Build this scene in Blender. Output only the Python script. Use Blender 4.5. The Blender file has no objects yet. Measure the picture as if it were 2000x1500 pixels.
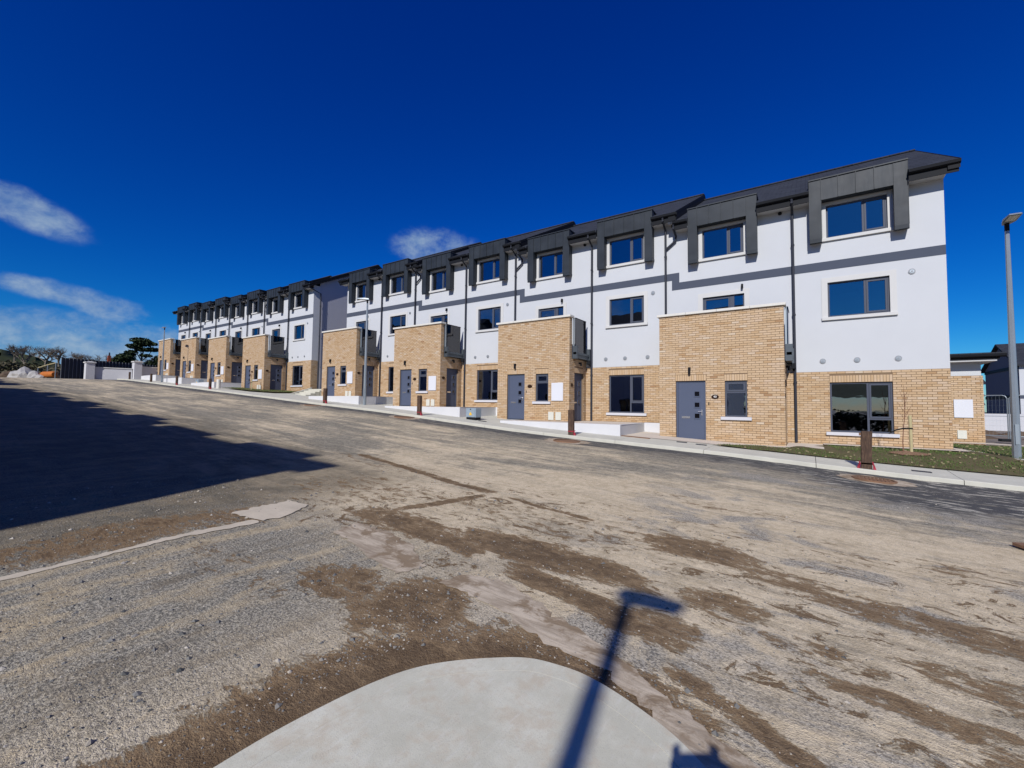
import bpy, bmesh, math, random
from math import radians, sin, cos, pi, atan2, sqrt
from mathutils import Vector, Matrix
random.seed(7)
S = bpy.context.scene
COL = S.collection

# ------------------------------------------------------------------ camera, sky, sun, exposure
cam = bpy.data.cameras.new('camera'); co = bpy.data.objects.new('camera', cam); COL.objects.link(co)
S.camera = co
cam.sensor_width = 36.0; cam.lens = 851.93 / 2000 * 36.0; cam.clip_start = 0.02; cam.clip_end = 4000
YAW, PIT, ROL = radians(34.356), radians(2.824), radians(.7288)
fw = Vector((-sin(YAW) * cos(PIT), cos(YAW) * cos(PIT), sin(PIT)))
rt = Vector((cos(YAW), sin(YAW), 0)); up = rt.cross(fw)
r2 = cos(ROL) * rt + sin(ROL) * up; u2 = -sin(ROL) * rt + cos(ROL) * up
co.matrix_world = Matrix((( r2.x, u2.x, -fw.x, 0), (r2.y, u2.y, -fw.y, 0), (r2.z, u2.z, -fw.z, 0), (0, 0, 0, 1)))

SUN_EL, SUN_AZ = radians(35.0), radians(12.0)      # light travels +Y, a little to -X
LD = Vector((-sin(SUN_AZ) * cos(SUN_EL), cos(SUN_AZ) * cos(SUN_EL), -sin(SUN_EL)))
sl = bpy.data.lights.new('sun', 'SUN'); sl.energy = 4.7; sl.angle = radians(.6); sl.color = (1, .972, .935)
so = bpy.data.objects.new('sun', sl); COL.objects.link(so); so.rotation_euler = LD.to_track_quat('-Z', 'Y').to_euler()

S.view_settings.view_transform = 'Standard'; S.view_settings.look = 'None'
S.view_settings.exposure = 0.0; S.view_settings.gamma = 1.0
S.render.engine = 'CYCLES'

class NT:
    """small helper to write node trees"""
    def __init__(s, tree): s.t = tree; s.n = tree.nodes; s.l = tree.links
    def set(s, sock, v):
        if v is None: return
        if hasattr(v, 'bl_idname') and hasattr(v, 'is_output'): s.l.new(v, sock)
        else:
            try: sock.default_value = v
            except Exception: sock.default_value = tuple(v) + (1,)
    def node(s, typ, _in=None, **kw):
        n = s.n.new(typ)
        for k, v in kw.items(): setattr(n, k, v)
        for k, v in (_in or {}).items(): s.set(n.inputs[k], v)
        return n
    def math(s, op, a, b=None, c=None, clamp=False):
        n = s.n.new('ShaderNodeMath'); n.operation = op; n.use_clamp = clamp
        for i, v in enumerate((a, b, c)): s.set(n.inputs[i], v)
        return n.outputs[0]
    def vmath(s, op, a, b=None):
        n = s.n.new('ShaderNodeVectorMath'); n.operation = op
        s.set(n.inputs[0], a); s.set(n.inputs[1], b)
        return n.outputs['Value'] if op in ('LENGTH', 'DOT_PRODUCT', 'DISTANCE') else n.outputs[0]
    def mix(s, f, a, b, typ='MIX'):
        n = s.n.new('ShaderNodeMix'); n.data_type = 'RGBA'; n.blend_type = typ
        s.set(n.inputs[0], f); s.set(n.inputs[6], a); s.set(n.inputs[7], b); return n.outputs[2]
    def noise(s, vec, scale, detail=4, rough=.55, dist=0):
        n = s.node('ShaderNodeTexNoise', {'Vector': vec, 'Scale': scale, 'Detail': detail, 'Roughness': rough, 'Distortion': dist}); return n.outputs[0]
    def step(s, v, a, b, lo=0, hi=1):
        n = s.n.new('ShaderNodeMapRange'); n.interpolation_type = 'SMOOTHSTEP'
        for i, q in enumerate((v, a, b, lo, hi)): s.set(n.inputs[i], q)
        return n.outputs[0]
    def ramp(s, f, stops):
        n = s.n.new('ShaderNodeValToRGB'); e = n.color_ramp.elements
        while len(e) < len(stops): e.new(.5)
        for q, (p, c) in zip(e, stops): q.position = p; q.color = tuple(c) + (1,)
        s.set(n.inputs[0], f); return n.outputs[0]
    def scale(s, v, xyz): return s.vmath('MULTIPLY', v, xyz)

w = bpy.data.worlds.new('World'); S.world = w; w.use_nodes = True
T = NT(w.node_tree); T.n.clear()
sky = T.node('ShaderNodeTexSky', sky_type='NISHITA', sun_disc=False, sun_elevation=SUN_EL, sun_rotation=pi - SUN_AZ,
             altitude=300, air_density=1.0, dust_density=.25, ozone_density=4.0)
hs = T.node('ShaderNodeHueSaturation', {'Hue': .505, 'Saturation': 1.32, 'Value': .62, 'Color': sky.outputs[0]}).outputs[0]
tc = T.node('ShaderNodeTexCoord').outputs['Generated']
sp = T.node('ShaderNodeSeparateXYZ', {0: tc})
az = T.math('ARCTAN2', sp.outputs[0], sp.outputs[1]); el = T.math('ARCSINE', sp.outputs[2])
cn = T.noise(T.scale(tc, (11, 11, 17)), 1.0, 9, .60, .15)
cf = T.noise(T.scale(tc, (30, 30, 44)), 1.0, 7, .62, .2)
# deeper blue as the photograph's exposure shows it (one curve per channel, the same all over the sky)
sc = T.node('ShaderNodeSeparateColor', {0: hs})
hs = T.node('ShaderNodeCombineColor', {0: T.math('MULTIPLY', T.math('POWER', T.math('MULTIPLY', sc.outputs[0], .1), 2.0), 14.0),
                                       1: T.math('MULTIPLY', T.math('POWER', T.math('MULTIPLY', sc.outputs[1], .1), 1.28), 13.2),
                                       2: T.math('MULTIPLY', sc.outputs[2], 1.46)}).outputs[0]
cld = None
for a, e, ra, re, tilt, amp in ((-84, 16.6, 3.9, 1.5, -.28, .95), (-80.6, 9.7, 4.2, .9, -.10, .8), (-77.0, 8.6, 2.6, 1.2, -.1, .85), (-80, 5.6, 10, 2.2, 0, .95), (-78, 2.8, 16, 2.2, 0, 1.15),
                               (-44.8, 19.3, 4.6, 2.3, 0, .95), (-70, 6.5, 14, 1.6, 0, .4), (130, 14, 22, 4, 0, .6), (60, 6, 20, 2, 0, .5), (-140, 12, 25, 4, 0, .6)):
    da = T.math('SUBTRACT', az, radians(a)); de = T.math('SUBTRACT', T.math('SUBTRACT', el, radians(e)), T.math('MULTIPLY', da, tilt))
    q = T.math('ADD', T.math('POWER', T.math('ABSOLUTE', T.math('DIVIDE', da, radians(ra))), 2), T.math('POWER', T.math('ABSOLUTE', T.math('DIVIDE', de, radians(re))), 2))
    m = T.math('MULTIPLY', T.step(q, 2.6, 0.0), amp)
    cld = m if cld is None else T.math('MAXIMUM', cld, m)
dens = T.step(T.math('ADD', T.math('MULTIPLY', cld, .95), T.math('ADD', T.math('MULTIPLY', cn, 2.1), T.math('MULTIPLY', cf, .8))), 1.55, 2.65)
dens = T.math('MULTIPLY', dens, T.step(cld, .0, .7))
ccol = T.ramp(cf, ((.3, (1.3, 2.5, 4.8)), (.7, (3.4, 4.5, 5.8))))
skyc = T.mix(T.math('MULTIPLY', dens, .82), hs, ccol)
bg = T.node('ShaderNodeBackground', {'Color': skyc, 'Strength': .1})
wo = T.node('ShaderNodeOutputWorld'); T.l.new(bg.outputs[0], wo.inputs[0])

# ------------------------------------------------------------------ helpers
WL = {}
class MB:
    """collects faces in world coordinates, builds them as ONE mesh object"""
    def __init__(s): s.v = []; s.f = []; s.m = []; s.tone = []
    def face(s, pts, m=0, tone=0.0):
        i = len(s.v); s.v += [tuple(p) for p in pts]; s.f.append(tuple(range(i, i + len(pts)))); s.m.append(m); s.tone.append(tone)
    def box(s, x0, x1, y0, y1, z0, z1, m=0, skip='', tone=0.0):
        a, b, c, d = (x0, y0, z0), (x1, y0, z0), (x1, y1, z0), (x0, y1, z0)
        e, f, g, h = (x0, y0, z1), (x1, y0, z1), (x1, y1, z1), (x0, y1, z1)
        for k, q in (('f', (a, b, f, e)), ('r', (b, c, g, f)), ('k', (c, d, h, g)), ('l', (d, a, e, h)), ('t', (e, f, g, h)), ('u', (d, c, b, a))):
            if k not in skip: s.face(q, m, tone)
    def hexa(s, lo, hi, m=0):
        """lo, hi: 4 points each (counter-clockwise seen from above)"""
        n = len(lo); s.face(list(reversed(lo)), m); s.face(hi, m)
        for i in range(n): j = (i + 1) % n; s.face((lo[i], lo[j], hi[j], hi[i]), m)
    def prism_x(s, prof, x0, x1, m=0):
        """prof: (y,z) points"""
        a = [(x0, y, z) for y, z in prof]; b = [(x1, y, z) for y, z in prof]; n = len(prof)
        s.face(a, m); s.face(list(reversed(b)), m)
        for i in range(n): j = (i + 1) % n; s.face((a[j], a[i], b[i], b[j]), m)
    def tube(s, path, r, n=8, m=0, cap=True, tone=0.0):
        path = [Vector(p) for p in path]; rs = r if isinstance(r, (list, tuple)) else [r] * len(path)
        rings = []
        for i, p in enumerate(path):
            d = (path[min(i + 1, len(path) - 1)] - path[max(i - 1, 0)]).normalized()
            a = d.cross(Vector((0, 0, 1)) if abs(d.z) < .9 else Vector((1, 0, 0))).normalized(); b = d.cross(a)
            rings.append([p + rs[i] * (cos(2 * pi * k / n) * a + sin(2 * pi * k / n) * b) for k in range(n)])
        for A, B in zip(rings, rings[1:]):
            for k in range(n): s.face((A[k], A[(k + 1) % n], B[(k + 1) % n], B[k]), m, tone)
        if cap: s.face(list(reversed(rings[0])), m, tone); s.face(rings[-1], m, tone)
    def disc_y(s, x, y, z, rx, rz, th, m=0, n=16):
        """a flat disc facing -Y"""
        A = [(x + rx * cos(2 * pi * k / n), y - th, z + rz * sin(2 * pi * k / n)) for k in range(n)]
        B = [(p[0], y, p[2]) for p in A]
        s.face(A, m)
        for k in range(n): s.face((A[(k + 1) % n], A[k], B[k], B[(k + 1) % n]), m)
    def build(s, name, mats, parent=None, at=None, smooth=False, bevel=0, tones=False):
        base = Vector(at) if at else (WL.get(parent.name_full, Vector()) if parent else Vector())
        me = bpy.data.meshes.new(name)
        me.from_pydata([(p[0] - base.x, p[1] - base.y, p[2] - base.z) for p in s.v], [], s.f)
        for mt in (mats if isinstance(mats, (list, tuple)) else [mats]): me.materials.append(mt)
        me.polygons.foreach_set('material_index', s.m)
        if tones:
            at_ = me.attributes.new('tone', 'FLOAT', 'FACE'); at_.data.foreach_set('value', s.tone)
        if smooth or bevel:
            bm = bmesh.new(); bm.from_mesh(me); bmesh.ops.remove_doubles(bm, verts=bm.verts, dist=1e-5); bmesh.ops.recalc_face_normals(bm, faces=bm.faces); bm.to_mesh(me); bm.free()
        if smooth: me.polygons.foreach_set('use_smooth', [True] * len(me.polygons))
        o = bpy.data.objects.new(name, me); COL.objects.link(o)
        if parent: o.parent = parent
        else: o.location = base
        WL[o.name_full] = base
        if bevel:
            bv = o.modifiers.new('bevel', 'BEVEL'); bv.width = bevel; bv.segments = 2; bv.limit_method = 'ANGLE'
        return o

def thing(name, label, cat, loc=(0, 0, 0), group=None):
    o = bpy.data.objects.new(name, None); COL.objects.link(o); o.location = loc; o.empty_display_size = .2
    WL[o.name_full] = Vector(loc); o['label'] = label; o['category'] = cat
    if group: o['group'] = group
    return o
def tag(o, label=None, cat=None, group=None, kind=None):
    for k, v in (('label', label), ('category', cat), ('group', group), ('kind', kind)):
        if v: o[k] = v
    return o
def copy_tree(o, parent=None):
    c = o.copy(); COL.objects.link(c); c.parent = parent; WL[c.name_full] = WL.get(o.name_full, Vector())
    for ch in list(o.children): copy_tree(ch, c)
    return c

# ------------------------------------------------------------------ materials
def new_mat(name):
    m = bpy.data.materials.new(name); m.use_nodes = True; t = NT(m.node_tree); t.n.clear()
    out = t.node('ShaderNodeOutputMaterial'); p = t.node('ShaderNodeBsdfPrincipled'); t.l.new(p.outputs[0], out.inputs[0])
    return m, t, p, out
def simple(name, c, rough=.6, metal=0, var=.12, scale=3.0, bump=0, bscale=60, spec=.2, stretch=(1, 1, 1), fine=0):
    m, t, p, out = new_mat(name)
    pos = t.node('ShaderNodeNewGeometry').outputs['Position']
    n1 = t.noise(t.scale(pos, stretch), scale, 5, .6)
    k = t.math('ADD', 1 - var, t.math('MULTIPLY', n1, 2 * var))
    if fine: k = t.math('MULTIPLY', k, t.math('ADD', 1 - fine, t.math('MULTIPLY', t.noise(pos, bscale, 3, .6), 2 * fine)))
    t.set(p.inputs['Base Color'], t.vmath('MULTIPLY', t.node('ShaderNodeRGB').outputs[0], k) if 0 else t.mix(1.0, tuple(c) + (1,), t.node('ShaderNodeCombineColor', {0: k, 1: k, 2: k}).outputs[0], 'MULTIPLY'))
    p.inputs['Roughness'].default_value = rough; p.inputs['Metallic'].default_value = metal; p.inputs['Specular IOR Level'].default_value = spec
    if bump:
        b = t.node('ShaderNodeBump', {'Strength': bump, 'Distance': .01, 'Height': t.noise(pos, bscale, 4, .6)}); t.l.new(b.outputs[0], p.inputs['Normal'])
    return m
M = {}
M['render'] = simple('white_render', (.505, .518, .538), .85, var=.055, scale=.8, bump=.12, bscale=180, spec=.2, fine=.03)
M['band'] = simple('grey_band_paint', (.072, .083, .112), .9, var=.06, bump=.1, bscale=180, spec=.1)
M['grey_render'] = simple('grey_render', (.42, .42, .47), .85, var=.04, bump=.1, bscale=150, spec=.2)
M['cream'] = simple('cream_surround', (.535, .53, .515), .8, var=.04, spec=.25)
M['sill'] = simple('pale_concrete_sill', (.52, .52, .55), .7, var=.06, spec=.3)
M['coping'] = simple('concrete_coping', (.60, .58, .53), .8, var=.1, scale=4, spec=.2)
M['frame'] = simple('grey_upvc', (.066, .075, .102), .55, var=.04)
M['door'] = simple('slate_blue_door', (.074, .090, .138), .6, var=.08, scale=1.2, bump=.03, bscale=90)
M['black'] = simple('black_plastic', (.012, .013, .016), .6, var=.1, spec=.1)
M['pipe'] = simple('dark_downpipe', (.030, .033, .044), .6, var=.1)
M['soffit'] = simple('white_soffit', (.46, .46, .46), .6, var=.05)
M['steel'] = simple('galvanised_steel', (.30, .34, .37), .42, .55, var=.18, scale=9, stretch=(1, 1, .3))
M['vent'] = simple('grey_vent', (.27, .28, .30), .5, var=.05)
M['steel_dark'] = simple('weathered_galvanised', (.085, .10, .115), .5, .5, var=.2, scale=6)
M['white_plastic'] = simple('white_meter_box', (.60, .61, .65), .45, var=.02)
M['cream_plastic'] = simple('cream_box', (.55, .55, .49), .5, var=.03)
M['chrome'] = simple('satin_metal', (.75, .75, .76), .25, .9, var=.03)
M['brown'] = simple('brown_plaque', (.03, .014, .008), .35, var=.1)
M['letter'] = simple('white_lettering', (.8, .78, .74), .5, var=.01)
M['upstand'] = simple('white_painted_upstand', (.56, .56, .57), .8, var=.07, scale=2.2, spec=.2, fine=.04)
M['paving'] = simple('beige_paving', (.56, .49, .41), .85, var=.1, scale=1.5, spec=.2, fine=.1, bscale=90)
M['concrete'] = simple('path_concrete', (.50, .485, .415), .85, var=.2, scale=2.2, spec=.2, fine=.1, bscale=70, bump=.1)
M['mulch'] = simple('mulch', (.19, .115, .075), .95, var=.5, scale=25, spec=.1)
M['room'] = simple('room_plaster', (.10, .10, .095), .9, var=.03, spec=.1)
M['stake'] = simple('pale_timber', (.42, .36, .20), .8, var=.2, scale=14, stretch=(1, 1, .15))
M['rubber'] = simple('black_rubber', (.012, .012, .012), .7)
M['stem'] = simple('sapling_bark', (.20, .10, .065), .8, var=.2)
M['rust'] = simple('rusty_iron', (.22, .125, .075), .8, .2, var=.35, scale=14, spec=.3)
M['tape'] = simple('red_tape', (.30, .028, .045), .6, var=.1)
M['yellow'] = simple('yellow_sticker', (.75, .45, .03), .5, var=.05)
M['cabinet'] = simple('cabinet_galvanised', (.30, .37, .43), .5, .3, var=.2, scale=14)
M['fence_dark'] = simple('dark_fence_panel', (.028, .034, .048), .6, var=.15)
M['fence_post'] = simple('fence_batten', (.12, .13, .15), .6, var=.15)
M['wall_far'] = simple('pale_grey_render', (.50, .50, .52), .85, var=.05, spec=.2)
M['far_grey'] = simple('dark_grey_render', (.14, .15, .17), .85, var=.05, spec=.2)
M['debris_white'] = simple('white_sheeting', (.34, .33, .32), .7, var=.2, scale=4)
M['debris_earth'] = simple('earth', (.10, .07, .048), .95, var=.35, scale=5)
M['orange'] = simple('orange_plastic', (.42, .13, .025), .6, var=.25, scale=3)
M['terracotta'] = simple('terracotta', (.26, .06, .03), .8, var=.2, scale=4)
M['bark'] = simple('bark', (.16, .135, .11), .9, var=.25, scale=5, spec=.1)
M['twig'] = simple('twig', (.14, .115, .095), .9, var=.2, scale=2, spec=.1)
M['cloth'] = simple('dark_jacket', (.03, .035, .05), .9, var=.2); M['skin'] = simple('skin', (.52, .33, .24), .6, var=.05)

def zinc():
    m, t, p, o = new_mat('zinc_cladding')
    pos = t.node('ShaderNodeNewGeometry').outputs['Position']
    n = t.noise(t.scale(pos, (1.6, 1.6, 2.2)), 1.0, 2, .4); n2 = t.noise(t.scale(pos, (9, 9, 1.2)), 1.0, 4, .6)
    t.set(p.inputs['Base Color'], t.ramp(t.math('ADD', t.math('MULTIPLY', n, .8), t.math('MULTIPLY', n2, .2)), ((.3, (.020, .0245, .031)), (.75, (.033, .0395, .048)))))
    p.inputs['Metallic'].default_value = .0; p.inputs['Specular IOR Level'].default_value = .22; t.set(p.inputs['Roughness'], t.math('ADD', .38, t.math('MULTIPLY', n2, .2)))
    b = t.node('ShaderNodeBump', {'Strength': .2, 'Distance': .03, 'Height': n}); t.l.new(b.outputs[0], p.inputs['Normal'])
    return m
M['zinc'] = zinc()
def slate():
    m, t, p, o = new_mat('roof_slates')
    pos = t.node('ShaderNodeNewGeometry').outputs['Position']
    s = t.node('ShaderNodeSeparateXYZ', {0: pos}); v = t.node('ShaderNodeCombineXYZ', {0: s.outputs[0], 1: t.math('ABSOLUTE', t.math('SUBTRACT', s.outputs[1], 23.0)), 2: 0}).outputs[0]
    br = t.node('ShaderNodeTexBrick', {'Vector': v, 'Color1': (.026, .029, .037, 1), 'Color2': (.038, .042, .053, 1), 'Mortar': (.008, .009, .012, 1), 'Scale': 1.0, 'Mortar Size': .006, 'Mortar Smooth': .2, 'Brick Width': .3, 'Row Height': .22})
    t.l.new(br.outputs['Color'], p.inputs['Base Color']); p.inputs['Roughness'].default_value = .8; p.inputs['Specular IOR Level'].default_value = .15
    b = t.node('ShaderNodeBump', {'Strength': .5, 'Distance': .01, 'Height': br.outputs['Fac']}); b.invert = True; t.l.new(b.outputs[0], p.inputs['Normal'])
    return m
M['slate'] = slate()
def brick_mat():
    m, t, p, o = new_mat('buff_brick')
    tone = t.math('ADD', t.node('ShaderNodeAttribute', attribute_type='GEOMETRY', attribute_name='tone').outputs['Fac'], t.node('ShaderNodeAttribute', attribute_type='OBJECT', attribute_name='tone').outputs['Fac'])
    c = t.ramp(tone, ((0.0, (.34, .205, .11)), (.18, (.42, .275, .15)), (.4, (.475, .335, .203)), (.6, (.505, .368, .235)), (.78, (.515, .39, .275)), (1.0, (.55, .45, .335))))
    pos = t.node('ShaderNodeNewGeometry').outputs['Position']
    n = t.noise(pos, 55, 4, .65); c = t.mix(t.step(n, .45, .75, 0, .35), c, (.36, .22, .10, 1))
    big = t.noise(t.scale(pos, (.7, .7, .9)), 1.0, 4, .6); c = t.mix(t.step(big, .56, .78, 0, .45), c, (.40, .22, .085, 1))
    pale = t.noise(t.scale(pos, (.9, 1.3, 1.4)), 1.3, 4, .6); c = t.mix(t.step(pale, .58, .75, 0, .35), c, (.58, .47, .40, 1))
    t.set(p.inputs['Base Color'], c); p.inputs['Roughness'].default_value = .85; p.inputs['Specular IOR Level'].default_value = .2
    b = t.node('ShaderNodeBump', {'Strength': .3, 'Distance': .004, 'Height': n}); t.l.new(b.outputs[0], p.inputs['Normal'])
    return m
M['brick'] = brick_mat()
M['mortar'] = simple('mortar', (.20, .14, .09), .95, var=.15, scale=4, spec=.1)
def glass_mat(name, refl, trans, tint=(.86, .9, 1.0)):
    m = bpy.data.materials.new(name); m.use_nodes = True; t = NT(m.node_tree); t.n.clear()
    out = t.node('ShaderNodeOutputMaterial')
    pos = t.node('ShaderNodeNewGeometry').outputs['Position']
    bmp = t.node('ShaderNodeBump', {'Strength': .035, 'Distance': .05, 'Height': t.noise(pos, 1.6, 2, .5)})
    g = t.node('ShaderNodeBsdfGlossy', {'Color': tint + (1,), 'Roughness': .012, 'Normal': bmp.outputs[0]})
    tr = t.node('ShaderNodeBsdfTransparent', {'Color': (trans, trans, trans * 1.02, 1)})
    fr = t.node('ShaderNodeFresnel', {'IOR': 1.5})
    f = t.math('ADD', refl, t.math('MULTIPLY', fr.outputs[0], .9), clamp=True)
    mx = t.node('ShaderNodeMixShader', {0: f, 1: tr.outputs[0], 2: g.outputs[0]}); t.l.new(mx.outputs[0], out.inputs[0])
    return m
M['glass'] = glass_mat('window_glass', .17, .5, (.74, .84, 1.0))
M['dark_glass'] = glass_mat('smoked_balustrade_glass', .05, .10, (.8, .8, .85))
M['door_glass'] = simple('dark_door_glass', (.006, .006, .008), .06, spec=.5)
def timber():
    m, t, p, o = new_mat('old_sleeper_timber')
    pos = t.node('ShaderNodeNewGeometry').outputs['Position']
    n = t.noise(t.scale(pos, (40, 40, 5)), 1.0, 5, .65, .6); n2 = t.noise(pos, 9, 4, .6)
    t.set(p.inputs['Base Color'], t.ramp(t.math('ADD', t.math('MULTIPLY', n, .7), t.math('MULTIPLY', n2, .3)), ((.3, (.018, .010, .007)), (.5, (.065, .036, .022)), (.72, (.15, .09, .055)))))
    p.inputs['Roughness'].default_value = .85
    b = t.node('ShaderNodeBump', {'Strength': .8, 'Distance': .015, 'Height': n}); t.l.new(b.outputs[0], p.inputs['Normal'])
    return m
M['timber'] = timber()

def road_mat():
    m, t, p, o = new_mat('dusty_road')
    pos = t.node('ShaderNodeNewGeometry').outputs['Position']
    s = t.node('ShaderNodeSeparateXYZ', {0: pos}); X, Y = s.outputs[0], s.outputs[1]
    mul, add, sub = (lambda a, b: t.math('MULTIPLY', a, b)), (lambda a, b: t.math('ADD', a, b)), (lambda a, b: t.math('SUBTRACT', a, b))
    n_big = t.noise(t.scale(pos, (.28, .5, 1)), 1.0, 5, .6, .3)
    n_trk = t.noise(t.scale(pos, (.30, 2.6, 1)), 1.0, 7, .68, .25)       # streaks left by tyres along the street
    n_thin = t.noise(t.scale(pos, (.7, 14, 1)), 1.0, 4, .6, .15)
    n_mid = t.noise(pos, 2.3, 7, .68, .4)
    n_sml = t.noise(pos, 11, 6, .7, .3)
    n_fine = t.noise(pos, 55, 3, .7); n_grit = t.noise(pos, 130, 2, .65)
    # compacted chippings with sandy dust driven over them
    f = add(mul(n_big, .45), add(mul(n_trk, .45), mul(n_mid, .22)))
    near = mul(t.step(X, -10, -4.5), t.step(Y, 9.6, 6.2))
    beige = t.step(add(f, mul(near, .125)), .49, .68)
    grey = t.mix(t.step(n_sml, .36, .64), (.18, .160, .122, 1), (.33, .297, .228, 1))
    sand = t.mix(t.step(add(mul(n_sml, .6), mul(n_mid, .4)), .36, .62), (.49, .395, .26, 1), (.66, .55, .385, 1))
    c = t.mix(beige, grey, sand)
    c = t.mix(mul(t.step(n_thin, .52, .66), .22), c, (.60, .51, .39, 1)); c = t.mix(mul(t.step(n_thin, .47, .33), .26), c, (.15, .13, .10, 1))
    bare = mul(t.step(t.noise(t.scale(pos, (.8, 1.3, 1)), 1.0, 6, .68, .6), .51, .62), t.step(X, -3.5, -1.0)); c = t.mix(mul(bare, .8), c, t.mix(t.step(n_fine, .42, .60), (.40, .37, .315, 1), (.13, .125, .115, 1)))
    chip = t.step(n_fine, .50, .60)
    c = t.mix(mul(chip, sub(.62, mul(beige, .42))), c, (.10, .097, .09, 1))
    # open chippings of the side road
    left = mul(t.step(X, -1.9, -3.6), t.step(add(Y, mul(n_mid, 1.4)), 5.0, 3.0))
    lc = t.mix(t.step(n_fine, .38, .60), (.38, .35, .285, 1), (.095, .092, .08, 1)); lc = t.mix(t.step(n_grit, .60, .72, 0, .75), lc, (.50, .46, .385, 1))
    lc = t.mix(t.step(add(mul(n_mid, .7), mul(n_trk, .3)), .50, .68, 0, .7), lc, (.36, .28, .17, 1)); lc = t.mix(t.step(n_big, .52, .40, 0, .45), lc, (.15, .125, .09, 1))
    n_sid = t.noise(t.scale(pos, (3.0, .5, 1)), 1.0, 6, .66, .5)       # tracks running along the side road
    lc = t.mix(t.step(n_sid, .52, .64, 0, .72), lc, t.mix(t.step(n_sml, .35, .65), (.33, .255, .155, 1), (.50, .41, .27, 1))); lc = t.mix(t.step(n_sid, .46, .36, 0, .62), lc, t.mix(chip, (.15, .12, .08, 1), (.065, .062, .056, 1)))
    c = t.mix(mul(left, .92), c, lc)
    # brownish asphalt west of the side road, painted darker to deepen the terrace shadow
    shade_asphalt = mul(t.step(X, -5.2, -6.6), t.step(add(Y, mul(n_trk, 2.0)), 7.8, 5.6))
    c = t.mix(mul(shade_asphalt, .68), c, t.mix(t.step(n_mid, .35, .65), (.085, .073, .050, 1), (.165, .132, .085, 1)))
    # fresh dark asphalt along the kerb, dusted over unevenly
    edge = add(mul(sub(Y, 11.25), .62), add(mul(sub(n_trk, .5), 3.0), mul(sub(n_mid, .5), 1.3)))
    rr = mul(t.step(X, -1.6, 2.0), t.step(Y, 6.6, 10.0))
    drk = t.step(add(edge, mul(rr, 1.35)), .10, .80)
    core = t.step(add(Y, mul(sub(n_mid, .5), .7)), 12.15, 12.5); drk = t.math('MAXIMUM', drk, mul(core, .96))
    c = t.mix(mul(drk, .93), c, t.mix(t.step(n_fine, .4, .66), (.034, .036, .041, 1), (.088, .088, .09, 1)))
    splat = mul(drk, t.step(t.noise(t.scale(pos, (2.2, 7.5, 1)), 1.0, 6, .72), .53, .60))
    c = t.mix(mul(splat, mul(.85, t.step(add(X, mul(sub(12.6, Y), .8)), -3.0, 2.0, .35, 1.0))), c, (.47, .44, .365, 1))
    # brown damp mud in patches, each with its own place
    mud = None
    for mx, my, rx, ry, amp in ((-2.3, 3.95, .95, .30, 1.05), (-4.2, 3.72, .8, .28, .88), (-3.0, 4.9, 2.4, .5, .58), (-1.05, 5.2, .55, .30, .95), (-.1, 4.95, .7, .2, .75),
                                (-.62, 4.05, .33, .22, .84), (-.95, 3.35, .26, .24, .84), (.85, 4.75, .9, .22, .86), (.05, 3.75, .4, .12, .68), (.5, 3.42, .5, .12, .78), (1.0, 3.05, .45, .25, .9), (1.1, 3.95, .6, .25, .7),
                                (-5.8, 4.3, 1.3, .7, .60), (-7.6, 6.0, 1.8, .4, .52), (-1.2, 7.4, 1.2, .28, .58), (1.2, 6.4, 1.4, .3, .60), (-2.0, 6.0, 2.6, .5, .48),
                                (-2.55, 2.45, .40, .42, .98), (-3.35, 2.35, .45, .26, .86), (-4.3, 1.9, .8, .2, .62), (-6.0, 1.5, .45, .9, .82), (-5.7, 2.6, .4, .5, .72), (.65, 2.65, .5, .22, .70)):
        q = add(t.math('POWER', t.math('ABSOLUTE', t.math('DIVIDE', sub(X, mx), rx)), 2), t.math('POWER', t.math('ABSOLUTE', t.math('DIVIDE', sub(Y, my), ry)), 2))
        k = mul(t.step(q, 3.2, .1), amp); mud = k if mud is None else t.math('MAXIMUM', mud, k)
    dk = t.vmath('LENGTH', t.vmath('SUBTRACT', t.node('ShaderNodeCombineXYZ', {0: X, 1: Y, 2: 0}).outputs[0], (-1.13, 1.32, 0)))
    ring = mul(t.step(dk, 1.95, 1.12), t.step(X, .2, -.6)); mud = t.math('MAXIMUM', mud, mul(ring, 1.12))
    side = mul(t.step(X, -3.05, -2.25), t.step(Y, 1.9, .9)); mud = t.math('MAXIMUM', mud, mul(side, 1.08))
    for (x0, y0, x1, y1, wd) in ((-8.6, 6.3, -4.0, 5.55, .085), (-4.0, 5.55, -2.2, 5.35, .05), (-4.1, 5.5, -4.6, 3.9, .08), (-4.9, 3.75, -2.6, 3.55, .15), (-2.6, 3.55, -.9, 3.2, .13), (-.9, 2.98, .5, 2.38, .07)):
        dx, dy = x1 - x0, y1 - y0; L = sqrt(dx * dx + dy * dy)
        a = add(mul(sub(X, x0), dx / L), mul(sub(Y, y0), dy / L))
        d = t.math('ABSOLUTE', add(mul(sub(X, x0), -dy / L), add(mul(sub(Y, y0), dx / L), mul(sub(n_mid, .5), .22))))
        k = mul(t.step(d, wd * 2.4, wd * .5), mul(t.step(a, -.1, .3), t.step(a, L + .1, L - .3)))
        mud = t.math('MAXIMUM', mud, mul(k, .98))
    n_mud = t.noise(t.scale(pos, (1.9, 4.4, 1)), 1.0, 10, .76, .6); n_md2 = t.noise(t.scale(pos, (6, 10.5, 1)), 1.0, 8, .76, .6)
    mf = add(mul(mud, .54), add(mul(n_mud, .66), mul(n_md2, 1.0)))
    # many small damp blots among the larger patches
    area = mul(mul(t.step(X, -9, -5), t.step(X, 5, 2)), mul(t.step(Y, 2.3, 3.2), t.step(Y, 7.6, 5.2)))
    blot = t.noise(t.scale(pos, (2.6, 4.2, 1)), 1.0, 9, .78, 1.0)
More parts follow.
